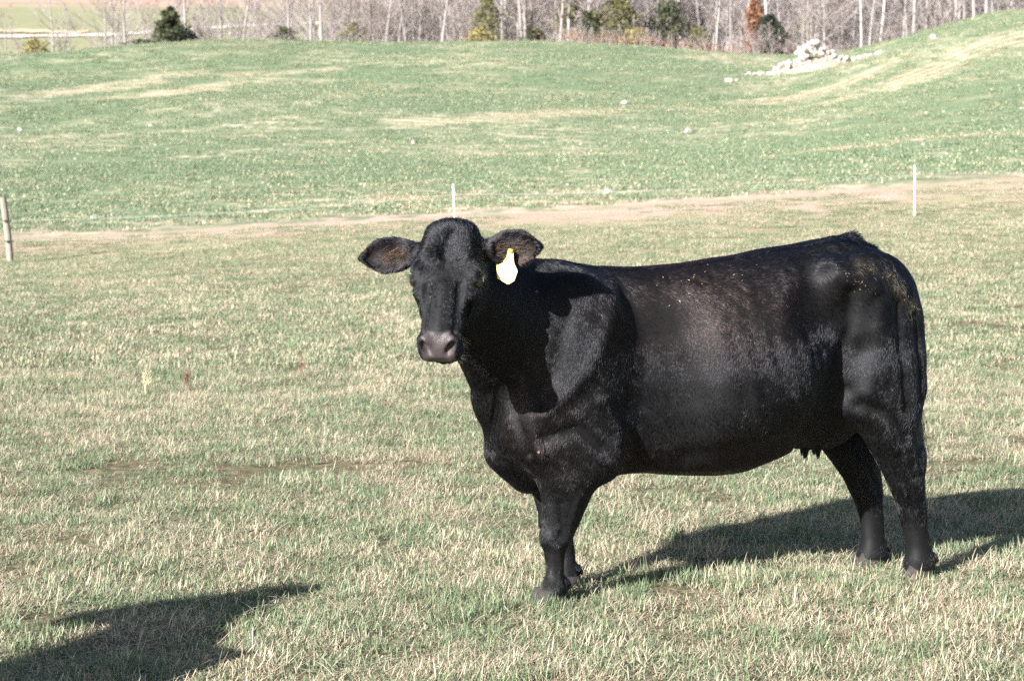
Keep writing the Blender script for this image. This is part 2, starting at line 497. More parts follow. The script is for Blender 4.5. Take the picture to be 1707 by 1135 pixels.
    for pts, w, amp in (([(.20, 1.22), (.12, 1.02), (.02, .86), (-.10, .76)], .035, .012), ([(.23, 1.20), (.30, .98), (.26, .78)], .06, -.008),
                        ([(-.02, 1.12), (-.06, .92), (-.13, .80)], .03, -.010), ([(-.10, .66), (.03, .70), (.12, .62)], .028, -.011),
                        ([(.12, .80), (.20, .68), (.19, .56)], .028, .011), ([(.22, .62), (.26, .54), (.30, .50)], .016, -.009), ([(.27, .66), (.30, .56), (.35, .50)], .016, -.007),
                        ([(1.10, 1.27), (1.19, 1.235), (1.24, 1.20)], .038, .016), ([(1.16, 1.18), (1.16, 1.05), (1.12, .92)], .035, -.016),
                        ([(1.36, 1.14), (1.37, .95), (1.41, .72)], .022, -.013), ([(1.45, 1.10), (1.46, .95), (1.48, .76)], .018, -.010), ([(1.28, 1.12), (1.27, .95), (1.24, .80)], .04, .012),
                        ([(1.22, .74), (1.33, .70), (1.42, .60)], .025, -.009), ([(1.44, .60), (1.47, .52), (1.49, .46)], .014, .007), ([(1.40, .52), (1.44, .44), (1.50, .30)], .012, -.006),
                        ([(.45, .50), (.75, .50), (.95, .56)], .03, .008), ([(.50, .56), (.78, .58), (.98, .66)], .04, -.010), ([(.98, .62), (1.10, .70), (1.16, .80)], .03, -.010),
                        ([(-.21, .86), (-.19, .72), (-.15, .60)], .016, -.010), ([(-.15, .84), (-.14, .70), (-.10, .58)], .018, .008), ([(-.25, .98), (-.16, .90), (-.10, .80)], .018, -.007),
                        ([(-.02, .40), (-.01, .30), (-.02, .25)], .016, -.005), ([(.06, .44), (.03, .34), (.02, .26)], .014, .005), ([(-.02, .24), (-.005, .16), (-.01, .10)], .010, .004)):
        dsp += line(pts, w, amp)
    V = V + VN * (dsp * off)[:, None]
    V = smooth_verts(V, Q, 1)
    return V, Q
# ------------------------------------------------------------------ lie of the land
# heights along seven bearings (x / y) at growing distances
_BEAR = [-.9, -.276, -.137, 0., .138, .209, .276, .9]
_DIST = [0, 10, 20, 39, 44, 60, 85, 120, 150, 165, 200, 230, 270, 330, 420, 560, 800, 1300, 2500]
_H = {
    -.276: [0, 0, -.02, -.18, .02, .85, 2.47, 5.5, 8.7, 10.2, 14.2, 14.4, 12, 17, 33, 57, 100, 165, 230],
    -.137: [0, 0, .02, .17, .33, 1.24, 3.0, 6.3, 9.7, 11.4, 15.75, 15.8, 12.5, 17.5, 33, 58, 102, 168, 230],
    0.:     [0, 0, .05, .40, .64, 1.5, 3.25, 6.4, 9.8, 11.5, 15.5, 16.2, 13.5, 18, 34, 60, 104, 170, 235],
    .138:   [0, 0, .08, .62, 1.00, 1.95, 3.5, 6.3, 9.6, 11.2, 14.1, 14.6, 15.5, 21, 38, 66, 110, 175, 240],
    .209:   [0, 0, .10, .74, 1.22, 2.4, 4.25, 7.8, 11.8, 13.7, 14.2, 14.2, 15.5, 23, 42, 70, 115, 180, 240],
    .276:   [0, 0, .12, .84, 1.42, 2.7, 4.95, 9.4, 14.0, 15.9, 16.6, 16.2, 17, 25, 45, 74, 120, 185, 245],
}
_H[-.9] = list(_H[-.276]); _H[.9] = [h * 1.05 for h in _H[.276]]
_YS = np.concatenate([np.arange(-20, 260, 1.), np.arange(260, 2501, 10.)])
_AS = np.linspace(-.9, .9, 181)
_cols = np.array([pchip(_DIST, _H[a], np.maximum(_YS, 0)) for a in _BEAR])
_TAB = np.array([pchip(_BEAR, _cols[:, j], _AS) for j in range(len(_YS))]).T      # [bearing, distance]


def ground(x, y):
    x = np.asarray(x, float); y = np.asarray(y, float)
    a = np.clip(x / np.maximum(y, 25.), -.9, .9)
    i = (a + .9) / 1.8 * 180; i0 = np.clip(i.astype(int), 0, 179); fi = i - i0
    j0 = np.clip(np.searchsorted(_YS, y) - 1, 0, len(_YS) - 2); fj = np.clip((y - _YS[j0]) / (_YS[j0 + 1] - _YS[j0]), 0, 1)
    h = (_TAB[i0, j0] * (1 - fi) + _TAB[i0 + 1, j0] * fi) * (1 - fj) + (_TAB[i0, j0 + 1] * (1 - fi) + _TAB[i0 + 1, j0 + 1] * fi) * fj
    u = .5 * np.sin(x * .61 + 1.3) * np.sin(y * .53 + x * .2) + .35 * np.sin(x * 1.3 - y * .9) + .2 * np.sin(x * 2.1 + y * 1.7 + 2)
    h = h + u * .02 * np.clip((np.hypot(x - .9, y - 7.4) - 1.5) / 5, 0, 1)
    big = np.sin(x * .11 + y * .05) * np.sin(y * .085 - x * .03 + 1) * .35
    return h + big * np.clip((y - 55) / 40, 0, 1) * np.clip((400 - y) / 150, .3, 1)


def sheet(name, ys, m, drop=0., aw=.9, na=150):
    """a strip of land between the first and the last of ys"""
    A = np.linspace(-aw, aw, na)
    A = np.sign(A) * (np.abs(A) / aw) ** 1.25 * aw
    yy, aa = np.meshgrid(ys, A, indexing='ij')
    xx = aa * np.maximum(yy, 25.)
    zz = ground(xx, yy) + drop
    V = np.stack([xx, yy, zz], -1).reshape(-1, 3)
    n, k = len(ys), na
    i = np.arange((n - 1) * k).reshape(n - 1, k)[:, :-1].ravel()
    Q = np.stack([i, i + 1, i + k + 1, i + k], 1)
    me = mesh_np(name, V, Q); me.polygons.foreach_set('use_smooth', np.ones(len(Q), bool)); me.materials.append(m)
    o = link(name, me, kind='structure')
    return o


STRIP_Y = 45.5


BANDS = ((17, 111, 42, 137, 5.0), (13, 122, 30, 136, 3.0), (-24.5, 152, -13.5, 156, 3.0), (-27, 128, -19, 150, 4.0), (-36, 132, -27, 160, 4.0), (-7, 98, 4, 106, 3.2), (3, 103, 9, 112, 2.5), (3.4, 199, 7.4, 203.5, 2.8), (9, 66, 21, 62.5, 2.2), (-3, 76, 5, 73, 2.0))


def land_materials():
    # pasture soil and thatch
    m, nt, out = mat('pasture_thatch'); b = NB(nt)
    P = b.n('ShaderNodeNewGeometry').outputs['Position']
    n1 = b.noise(P, .9, 5, .6); n2 = b.noise(P, 14, 5, .65); n3 = b.noise(P, 70, 4, .7)
    c = b.mix(b.step(n2, .35, .7), (.085, .080, .042, 1), (.25, .20, .13, 1))
    c = b.mix(b.math('MULTIPLY', b.step(n3, .5, .8), .7), c, (.085, .07, .042, 1))
    c = b.mix(b.math('MULTIPLY', b.step(n1, .58, .72), .5), c, (.34, .27, .20, 1))
    sy = b.n('ShaderNodeSeparateXYZ'); b.put(sy.inputs[0], P)
    c = b.mix(b.math('MULTIPLY', b.step(sy.outputs[1], 18, 40), .8), c, b.mix(n2, (.24, .225, .125, 1), (.46, .40, .28, 1)))
    # worn earth beside the fence line
    sx = b.n('ShaderNodeSeparateXYZ'); b.put(sx.inputs[0], P)
    yy = b.math('ADD', sx.outputs[1], b.math('MULTIPLY', b.math('SUBTRACT', b.noise(P, .35, 4, .6), .5), 7))
    dirt = b.step(yy, 40.2, 42.6)
    dirt = b.math('MULTIPLY', dirt, b.math('MULTIPLY', b.step(b.noise(P, 1.1, 5, .7), .36, .54), b.math('ADD', .5, b.math('MULTIPLY', b.step(b.noise(P, .16, 3, .6), .42, .58), .5))))
    path = b.math('MULTIPLY', b.step(yy, 37.0, 37.5), b.math('SUBTRACT', 1, b.step(yy, 38.0, 38.6)))
    path = b.math('MULTIPLY', path, b.step(b.noise(P, .5, 3, .6), .50, .6))
    c = b.mix(b.math('MAXIMUM', dirt, b.math('MULTIPLY', path, .8)), c, b.mix(n2, (.38, .245, .195, 1), (.54, .385, .315, 1)))
    principled(b, out, c, .95, .1, b.bump(b.math('ADD', n2, n3), .5, .03))
    pasture = m
    # young cereal field with stubble showing between the rows
    m, nt, out = mat('young_cereal_field'); b = NB(nt)
    P = b.n('ShaderNodeNewGeometry').outputs['Position']
    sx = b.n('ShaderNodeSeparateXYZ'); b.put(sx.inputs[0], P)
    def rows(deg, spacing, s):
        v = b.mapv(P, rot=(0, 0, R_(deg)))
        q = b.n('ShaderNodeSeparateXYZ'); b.put(q.inputs[0], v)
        w = b.math('SINE', b.math('ADD', b.math('MULTIPLY', q.outputs[0], 6.2832 / spacing), b.math('MULTIPLY', b.noise(P, .4, 2), 3.)))
        return b.step(w, s, 1.)
    big = b.noise(P, .030, 4, .6); mid = b.noise(P, .13, 4, .62); fine = b.noise(P, 1.1, 4, .7)
    dash = b.noise(b.mapv(P, rot=(0, 0, R_(20)), scale=(1, .3, 1)), 1.6, 4, .7)
    patch = b.math('ADD', b.math('MULTIPLY', big, .55), b.math('MULTIPLY', mid, .45))
    r1 = rows(-62, 1.5, -.2); r2 = rows(48, 1.7, -.1)
    side = b.step(sx.outputs[0], -6, 10)
    rw = b.mix(side, r1, r2)
    bare = b.math('MULTIPLY', b.step(patch, .45, .60), b.math('ADD', .25, b.math('MULTIPLY', rw, .75)))
    bare = b.math('MULTIPLY', bare, b.step(dash, .38, .62))
    # a long bare band over the shoulder of the right-hand rise and one on the left brow
    def band(x0, y0, x1, y1, hw, s0=.1):
        L = math.hypot(x1 - x0, y1 - y0); ux, uy = (x1 - x0) / L, (y1 - y0) / L
        dx = b.math('SUBTRACT', sx.outputs[0], x0); dy = b.math('SUBTRACT', sx.outputs[1], y0)
        al = b.math('ADD', b.math('MULTIPLY', dx, ux), b.math('MULTIPLY', dy, uy))
        ac = b.math('ABSOLUTE', b.math('ADD', b.math('SUBTRACT', b.math('MULTIPLY', dy, ux), b.math('MULTIPLY', dx, uy)), b.math('MULTIPLY', b.math('SUBTRACT', b.noise(P, .12, 3), .5), hw * 2.2)))
        e = b.math('MULTIPLY', b.math('SUBTRACT', 1, b.step(ac, hw * .35, hw)), b.math('MULTIPLY', b.step(al, 0, L * .12), b.math('SUBTRACT', 1, b.step(al, L * .88, L))))
        return b.math('MULTIPLY', e, b.math('MULTIPLY', b.math('ADD', .35, b.math('MULTIPLY', rw, .65)), b.step(dash, .30, .5)))
    for q in BANDS:
        bare = b.math('MAXIMUM', bare, band(*q))
    edge = b.math('ADD', sx.outputs[1], b.math('MULTIPLY', b.math('SUBTRACT', mid, .5), 9.))
    dirt = b.math('MULTIPLY', b.math('SUBTRACT', 1, b.step(edge, 46.2, 50.5)), b.math('MULTIPLY', b.step(fine, .36, .58), b.math('ADD', .35, b.math('MULTIPLY', b.step(b.noise(P, .16, 3, .6), .42, .58), .65))))
    flk = b.math('MULTIPLY', b.step(b.noise(b.mapv(P, scale=(1, .45, 1)), 2.3, 5, .8), .50, .56), b.step(b.math('ADD', b.math('MULTIPLY', mid, .7), b.math('MULTIPLY', big, .3)), .45, .60))
    strw = b.math('MULTIPLY', b.math('SUBTRACT', 1, b.step(edge, 46, 72)), b.math('MULTIPLY', b.step(dash, .45, .68), .8))
    g = b.mix(fine, (.118, .160, .088, 1), (.168, .210, .122, 1))
    g = b.mix(b.math('MULTIPLY', b.step(mid, .4, .7), .5), g, (.235, .245, .145, 1))
    tan = b.mix(b.noise(P, .7, 4, .7), (.40, .33, .22, 1), (.60, .52, .40, 1))
    c = b.mix(b.math('MAXIMUM', b.math('MAXIMUM', bare, b.math('MULTIPLY', flk, .9)), strw), g, tan)
    c = b.mix(dirt, c, b.mix(fine, (.38, .245, .195, 1), (.56, .40, .33, 1)))
    principled(b, out, c, .95, .1, b.bump(b.math('ADD', fine, b.math('MULTIPLY', rw, .4)), .6, .12))
    field = m
    # far hillside: leaf litter, a grass belt and bare earth
    m, nt, out = mat('far_hillside'); b = NB(nt)
    P = b.n('ShaderNodeNewGeometry').outputs['Position']
    sx = b.n('ShaderNodeSeparateXYZ'); b.put(sx.inputs[0], P)
    n1 = b.noise(b.mapv(P, scale=(1, 2.2, 1)), .022, 5, .6); n2 = b.noise(P, .25, 5, .65)
    yy = b.math('ADD', sx.outputs[1], b.math('ADD', b.math('MULTIPLY', b.math('SUBTRACT', n1, .5), 90), b.math('MULTIPLY', sx.outputs[0], .12)))
    litter = b.mix(n2, (.30, .20, .155, 1), (.44, .31, .25, 1))
    grass = b.mix(n2, (.17, .19, .10, 1), (.29, .27, .17, 1))
    c = b.mix(b.math('MULTIPLY', b.math('SUBTRACT', 1, b.step(yy, 462, 492)), b.step(b.math('MULTIPLY', sx.outputs[0], -1), -60, -20)), litter, grass)
    wood = b.mix(n2, (.13, .105, .098, 1), (.22, .185, .172, 1))
    c = b.mix(b.step(sx.outputs[0], -5, 18), c, wood)
    principled(b, out, c, .95, .1)
    return pasture, field, m


M_PASTURE, M_FIELD, M_HILL = land_materials()
sheet('pasture', np.concatenate([np.linspace(-14, 4, 19), np.arange(4.25, 14, .25), np.linspace(14, STRIP_Y, 64)]), M_PASTURE, na=220)
sheet('crop_field', np.concatenate([np.arange(STRIP_Y, 120, 1.5), np.arange(120, 222, 2.5), [223.]]), M_FIELD)
sheet('hillside', np.concatenate([np.arange(223, 400, 6.), np.arange(400, 2500, 50.)]), M_HILL)


def on_ground(x, y):
    return float(ground(np.array([x]), np.array([y]))[0])


# farm road cut into the far slope
def road(name, pts, hw, m):
    V, F = [], []
    P = []
    for i in range(len(pts) - 1):
        for t in np.linspace(0, 1, 13)[:-1 if i < len(pts) - 2 else None]:
            P.append([pts[i][0] + (pts[i + 1][0] - pts[i][0]) * t, pts[i][1] + (pts[i + 1][1] - pts[i][1]) * t])
    P = np.array(P)
    for i, p in enumerate(P):
        d = P[min(i + 1, len(P) - 1)] - P[max(i - 1, 0)]; d /= np.linalg.norm(d); nrm = np.array([-d[1], d[0]])
        w = hw * (1 + .25 * math.sin(i * 1.7) + .15 * math.sin(i * .6))
        for s in np.linspace(-1, 1, 5):
            q = p + nrm * w * s
            V.append((q[0], q[1], on_ground(q[0], q[1]) + .16))
    for i in range(len(P) - 1):
        for k in range(4):
            F.append((i * 5 + k, i * 5 + k + 1, (i + 1) * 5 + k + 1, (i + 1) * 5 + k))
    return link(name, mesh_py(name, V, F, m, True), kind='structure')


M_ROAD = plain('pale_gravel', (.62, .55, .48), .95, .1, .2, .4)
road('farm_road', [(-150, 408), (-118, 410), (-88, 417), (-58, 438), (-35, 446), (-10, 462), (25, 470), (60, 470)], 2.6, M_ROAD)
road('gravel_verge', [(-134, 426), (-112, 424), (-96, 421)], 3.2, plain('sandy_earth', (.52, .40, .26), .95, .1, .2, .4))
# ------------------------------------------------------------------ wood beyond the field
def bark(name, lo, hi, sc=3.):
    m, nt, out = mat(name); b = NB(nt)
    co = b.n('ShaderNodeTexCoord').outputs['Object']
    rnd = b.n('ShaderNodeObjectInfo').outputs['Random']
    f = b.noise(b.mapv(co, scale=(1, 1, .3)), sc, 4, .65)
    c = b.mix(f, (*lo, 1), (*hi, 1))
    c = b.mix(b.math('MULTIPLY', rnd, .4), c, (.30, .275, .265, 1))
    principled(b, out, c, .9, .1)
    return m


M_BARK = bark('grey_bark', (.17, .152, .147), (.36, .33, .32))
M_PALEBARK = bark('pale_bark', (.28, .262, .25), (.46, .44, .42))
M_TWIG = bark('grey_twigs', (.20, .166, .155), (.335, .288, .272))


def leafmat(name, lo, hi):
    m, nt, out = mat(name); b = NB(nt)
    co = b.n('ShaderNodeNewGeometry').outputs['Position']
    f = b.noise(co, 1.3, 3, .7)
    c = b.mix(b.step(f, .3, .7), (*lo, 1), (*hi, 1))
    p = principled(b, out, c, .7, .2)
    tr = b.n('ShaderNodeBsdfTranslucent'); b.put(tr.inputs[0], c)
    mx = b.n('ShaderNodeMixShader'); mx.inputs[0].default_value = .2
    nt.links.new(p.outputs[0], mx.inputs[1]); nt.links.new(tr.outputs[0], mx.inputs[2]); nt.links.new(mx.outputs[0], out.inputs[0])
    return m


M_CEDAR = leafmat('cedar_green', (.030, .044, .024), (.088, .095, .048))
M_OLIVE = leafmat('olive_leaf', (.075, .08, .035), (.20, .185, .08))
M_YELLOW = leafmat('yellow_leaf', (.16, .135, .055), (.34, .285, .12))
M_RUST = leafmat('rust_leaf', (.17, .080, .048), (.35, .175, .105))
M_DARKLEAF = leafmat('dark_leaf', (.018, .026, .020), (.045, .055, .035))


def bare_tree_meshes(seed, h, r, low=.22, stems=1, twigs=1., mbark=None):
    rr = random.Random(seed)
    TV, TF, CV, CF = [], [], [], []

    def grow(p, d, L, rad, lev, V, F, sides):
        n = 4 if lev == 0 else 3
        pts = [p]; q = p.copy(); dd = d.copy()
        for i in range(n):
            dd = (dd + Vector((rr.gauss(0, .12), rr.gauss(0, .12), rr.gauss(0, .05) + (.10 if lev else 0)))).normalized()
            q = q + dd * (L / n); pts.append(q.copy())
        rd = [max(rad * (1 - .75 * i / n), .014) for i in range(n + 1)]
        tube(V, F, pts, rd, sides, False)
        return pts, rd

    for s in range(stems):
        d0 = Vector((rr.gauss(0, .05 if stems == 1 else .22), rr.gauss(0, .05 if stems == 1 else .22), 1)).normalized()
        hh = h * (1 if s == 0 else rr.uniform(.6, .95)); r0 = r * (1 if s == 0 else rr.uniform(.6, .9))
        pts = [Vector((rr.uniform(-.2, .2) * (stems > 1), rr.uniform(-.2, .2) * (stems > 1), -.25))]; q = pts[0].copy(); dd = d0.copy()
        n = 7
        for i in range(n):
            dd = (dd + Vector((rr.gauss(0, .05), rr.gauss(0, .05), .05))).normalized()
            q = q + dd * (hh / n); pts.append(q.copy())
        rad = [r0 * 1.25] + [r0 * (1 - .86 * i / n) for i in range(1, n + 1)]
        tube(TV, TF, pts, rad, 7, False)
        nb = int((17 if stems == 1 else 9) * twigs)
        for k in range(nb):
            t = low + (1 - low) * (k + rr.random()) / nb
            f = t * n; i = min(int(f), n - 1)
            p = pts[i].lerp(pts[i + 1], f - i)
            az = rr.uniform(0, 6.283); el = rr.uniform(.35, 1.05)
            d = Vector((math.cos(az) * math.cos(el), math.sin(az) * math.cos(el), math.sin(el)))
            L = hh * (.34 * (1 - t) + .10) * rr.uniform(.7, 1.2)
            P1, R1 = grow(p, d, L, max(r0 * .38 * (1 - .6 * t), .025), 1, CV, CF, 4)
            for j in range(rr.randint(4, 6)):
                u = rr.uniform(.2, 1) * 3; a = min(int(u), 2)
                p2 = P1[a].lerp(P1[a + 1], u - a)
                d2 = (d + Vector((rr.gauss(0, .6), rr.gauss(0, .6), rr.gauss(.15, .4)))).normalized()
                P2, R2 = grow(p2, d2, L * rr.uniform(.3, .55), .022, 2, CV, CF, 3)
                for _ in range(rr.randint(2, 4)):
                    u2 = rr.uniform(.3, 1) * 3; a2 = min(int(u2), 2)
                    p3 = P2[a2].lerp(P2[a2 + 1], u2 - a2)
                    d3 = (d2 + Vector((rr.gauss(0, .6), rr.gauss(0, .6), rr.gauss(.15, .4)))).normalized()
                    tube(CV, CF, [p3, p3 + d3 * L * rr.uniform(.16, .32)], [.016, .010], 3, False)
    return mesh_py('trunk', TV, TF, mbark or M_BARK, True), mesh_py('branches', CV, CF, M_TWIG)


def leafy_meshes(seed, h, w, m, shape, n=1500, size=.22):
    rr = np.random.default_rng(seed)
    t = rr.random(n) ** .8
    if shape == 'cone':
        rad = w * np.clip(1.08 - t, .10, 1) ** .7 * np.clip(t / .10 + .35, 0, 1)
    elif shape == 'column':
        rad = w * np.sin(np.clip(t * .86 + .10, 0, 1) * np.pi) ** .5
    else:
        rad = w * np.sqrt(np.clip(1 - (t * 1.15 - .3) ** 2 / .75, .02, 1))
    az = rr.random(n) * 6.283
    lob = 1 + .38 * np.sin(az * 3 + t * 9 + seed) + .30 * np.sin(az * 2 - t * 15 + seed * 2) + .2 * np.sin(az * 5 + t * 31)
    rho = rad * np.sqrt(rr.uniform(.12, 1, n)) * lob
    C = np.stack([np.cos(az) * rho, np.sin(az) * rho, t * h * (1 + .06 * np.sin(az * 2)) + .15], 1)
    C += rr.normal(0, .06, C.shape)
    a = rr.normal(size=(n, 3)); a /= np.linalg.norm(a, axis=1, keepdims=True)
    bb = np.cross(a, rr.normal(size=(n, 3))); bb /= np.linalg.norm(bb, axis=1, keepdims=True)
    s = size * rr.uniform(.5, 1.3, (n, 1))
    V = np.stack([C - a * s, C + bb * s * .45, C + a * s, C - bb * s * .45], 1).reshape(-1, 3)
    Q = np.arange(n * 4).reshape(n, 4)
    me = mesh_np('foliage', V, Q); me.materials.append(m)
    TV, TF = [], []
    rp = random.Random(seed)
    tube(TV, TF, [(0, 0, -.2), (.05, 0, h * .35), (0, .04, h * .7), (0, 0, h * .95)], [.10 + w * .03, .08, .05, .02], 6, False)
    for k in range(9):
        z = h * rp.uniform(.15, .8); q = rp.uniform(0, 6.28); L = w * rp.uniform(.4, .8)
        tube(TV, TF, [(0, 0, z), (math.cos(q) * L, math.sin(q) * L, z + L * .35)], [.035, .012], 4, False)
    return mesh_py('trunk', TV, TF, M_BARK, True), me


def plant(name, meshes, x, y, rz, sc, label, cat, group=None, parts=('trunk', 'crown')):
    o = empty(name, (x, y, on_ground(x, y)), rz)
    o.scale = (sc, sc, sc)
    tag(o, label, cat, group)
    for p, me in zip(parts, meshes):
        link(p, me, o)
    return o


TALL = [bare_tree_meshes(40 + i, h, r, low, 1, tw, M_PALEBARK if i in (2, 5) else None) for i, (h, r, low, tw) in enumerate(
    ((16, .20, .20, 1.1), (14, .15, .15, 1.0), (17, .20, .28, .9), (13, .13, .12, 1.2), (15, .17, .18, 1.1), (16, .16, .30, .8)))]
YOUNG = [bare_tree_meshes(80 + i, h, r, .08, st, 1.1) for i, (h, r, st) in enumerate(((7, .07, 3), (6, .06, 4), (8, .08, 2), (5, .05, 5)))]
CEDAR = [leafy_meshes(11, 6.2, 1.6, M_CEDAR, 'cone', 1700, .24), leafy_meshes(12, 5.0, 1.5, M_OLIVE, 'round', 900, .22)]


def X_(px, Y):            # easting of a bearing given as the photograph's column, at a distance
    return (px - 853.5) / 3094 * Y


G_WOOD = 'bare trees of the wood beyond the field'
G_YOUNG = 'bare saplings at the edge of the wood'
placed = []


def far_enough(x, y, d):
    for a, b_, c_ in placed:
        if (a - x) ** 2 + (b_ - y) ** 2 < d * d: return False
    placed.append((x, y, d)); return True


tr = random.Random(5)
# (column from, column to, nearest, farthest, how many tall, how many young)
for x0, x1, y0, y1, nt_, ny in ((930, 1240, 208, 262, 34, 16), (1240, 1480, 200, 262, 30, 18), (1480, 1760, 196, 250, 40, 18), (640, 930, 214, 262, 20, 12),
                                (380, 640, 216, 275, 9, 7), (150, 380, 214, 275, 6, 8), (1760, 2150, 200, 250, 12, 5), (-150, 150, 232, 300, 3, 3)):
    for i in range(nt_ + ny):
        for _ in range(30):
            px, y = tr.uniform(x0, x1), y0 + (y1 - y0) * tr.random() ** 1.3
            if i >= nt_: y = y0 + (y1 - y0) * tr.random() ** 1.8
            x = X_(px, y)
            if far_enough(x, y, 1.5): break
        where = next(w_ for lim, w_ in ((285, 'left of the dark cedar on the brow'), (800, 'between the dark cedar and the golden shrub'), (960, 'between the golden shrub and the sandy gap'),
                                        (1252, 'left of the rust red tree'), (1440, 'behind the rock pile'), (9999, 'behind the crest right of the rock pile')) if px < lim)
        if i < nt_:
            k = tr.randrange(6)
            if px < 900 and k in (2, 5): k -= 1
            pale = k in (2, 5)
            lab = ('tall pale barked bare tree ' if pale else 'tall grey bare tree with fine branches ') + where
            plant('bare_tree', TALL[k], x, y, tr.uniform(0, 6.28), tr.uniform(.8, 1.15), lab, 'tree', ('pale barked' if pale else 'grey barked') + ' bare trees ' + where, ('trunk', 'branches'))
        else:
            plant('bare_sapling', YOUNG[tr.randrange(4)], x, y, tr.uniform(0, 6.28), tr.uniform(.7, 1.15),
                  'small many stemmed bare sapling ' + where, 'sapling', 'bare saplings ' + where, ('stems', 'branches'))

# evergreens, bushes and late leaves that stand out
def bush(name, px, Y, w, h, m, shape, label, cat, n=900, size=.2, seed=0):
    plant(name, leafy_meshes(200 + seed, h, w, m, shape, n, size), X_(px, Y), Y, seed * 1.3, 1., label, cat)


bush('cedar_tree', 290, 212, 2.3, 4.6, M_CEDAR, 'cone', 'dark green cedar on the left brow of the field, beside a bushy dark shrub', 'tree', 2200, .26, 1)
bush('evergreen_shrub', 311, 211, 1.5, 2.0, M_DARKLEAF, 'round', 'nearly black rounded shrub just right of the dark green cedar', 'shrub', 1100, .22, 2)
bush('bramble_shrub', 240, 214, 2.3, 1.7, M_DARKLEAF, 'round', 'low dark purple grey thicket shrub left of the cedar', 'shrub', 600, .16, 3)
bush('leafy_shrub', 65, 214, 1.7, 2.5, M_YELLOW, 'round', 'yellow green leafy shrub at the far left edge of the field', 'shrub', 650, .22, 4)
bush('golden_shrub', 800, 207, 1.5, 1.6, M_YELLOW, 'round', 'golden yellow shrub at the field edge below the middle of the wood', 'shrub', 600, .2, 5)
bush('rust_tree', 1252, 206, .95, 6.5, M_RUST, 'column', 'narrow tree still in rust red leaves beside the dark evergreen and rock pile', 'tree', 1500, .22, 6)
bush('holly_tree', 1277, 205, 1.6, 4.6, M_DARKLEAF, 'round', 'dark rounded evergreen tree between the rust red tree and the rock pile', 'tree', 1700, .24, 7)
bush('cedar_tree', 813, 213, 1.6, 5.2, M_OLIVE, 'column', 'olive green cedar above the golden shrub in the middle of the wood', 'tree', 1000, .22, 8)
bush('cedar_tree', 1030, 209, 2.2, 5.6, M_OLIVE, 'round', 'broad olive green cedar at the left front of the dense wood', 'tree', 1700, .24, 9)
bush('cedar_tree', 985, 210, 1.5, 4.0, M_CEDAR, 'column', 'slim dark cedar standing at the sandy gap in the field edge', 'tree', 1000, .22, 10)
bush('cedar_tree', 1110, 212, 2.0, 5.6, M_CEDAR, 'column', 'tall dark cedar among the trunks midway along the dense wood', 'tree', 1400, .24, 11)
bush('olive_shrub', 1160, 207, 1.5, 3.0, M_OLIVE, 'round', 'thin olive coloured shrub between pale trunks left of the rust red tree', 'shrub', 500, .18, 12)
bush('olive_shrub', 1060, 206, 1.6, 2.2, M_YELLOW, 'round', 'yellow olive shrub in front of the broad olive cedar', 'shrub', 450, .18, 13)
bush('evergreen_shrub', 890, 209, 1.3, 1.7, M_CEDAR, 'round', 'low dark green shrub left of the sandy gap in the field edge', 'shrub', 600, .2, 14)
bush('cedar_tree', 945, 214, 1.3, 6.0, M_OLIVE, 'column', 'narrow dark cedar rising just left of the sandy gap', 'tree', 900, .22, 15)
bush('olive_shrub', 590, 216, 1.8, 2.6, M_OLIVE, 'round', 'faded olive shrub behind the brow between bare trunks left of the middle', 'shrub', 450, .18, 16)
bush('olive_shrub', 478, 215, 1.5, 2.0, M_CEDAR, 'round', 'small dark olive shrub on the brow right of the cedar', 'shrub', 450, .18, 17)
bush('leafy_shrub', 3, 220, .9, 1.5, M_OLIVE, 'round', 'low brownish green shrub cut by the left edge of the picture', 'shrub', 350, .18, 18)
bush('olive_shrub', 1335, 208, 1.8, 5.0, M_OLIVE, 'round', 'thin yellow olive shrub rising behind the rock pile', 'shrub', 380, .16, 19)

# brush and dead leaves along the foot of the wood: nobody could count it
BV, BF = [], []
tb = random.Random(9)
for k in range(3200):
    px = tb.uniform(930, 1760) if k < 2500 else tb.uniform(180, 930)
    Y = (204 if px > 930 else 213) + 18 * tb.random() ** 2
    x = X_(px, Y); z = on_ground(x, Y); hgt = tb.uniform(.5, 2.6) * (1 if px > 930 else .7)
    dx, dy = tb.gauss(0, .25), tb.gauss(0, .25)
    tube(BV, BF, [(x, Y, z - .1), (x + dx * hgt * .6, Y + dy * hgt * .6, z + hgt * .6), (x + dx * hgt * 1.3, Y + dy * hgt * 1.3, z + hgt)], [.022, .017, .010], 3, False)
tag(link('brushwood', mesh_py('brushwood', BV, BF, M_TWIG)), 'tangle of thin grey brushwood along the foot of the wood', 'brush', kind='stuff')
n = 5200
rr = np.random.default_rng(3)
px = np.where(rr.random(n) < .8, rr.uniform(940, 1330, n), rr.uniform(880, 1500, n)); Y = 203.5 + 12 * rr.random(n) ** 1.8
xx = (px - 853.5) / 3094 * Y
C = np.stack([xx, Y, ground(xx, Y) + rr.random(n) ** 2.2 * 1.5], 1)
a = rr.normal(size=(n, 3)); a /= np.linalg.norm(a, axis=1, keepdims=True)
b2 = np.cross(a, rr.normal(size=(n, 3))); b2 /= np.linalg.norm(b2, axis=1, keepdims=True)
s = rr.uniform(.06, .17, (n, 1))
me = mesh_np('dead_leaves', np.stack([C - a * s, C + b2 * s * .5, C + a * s, C - b2 * s * .5], 1).reshape(-1, 3), np.arange(n * 4).reshape(n, 4)); me.materials.append(M_RUST)
tag(link('dead_leaves', me), 'rust brown dead leaves and bracken at the foot of the wood', 'leaves', kind='stuff')

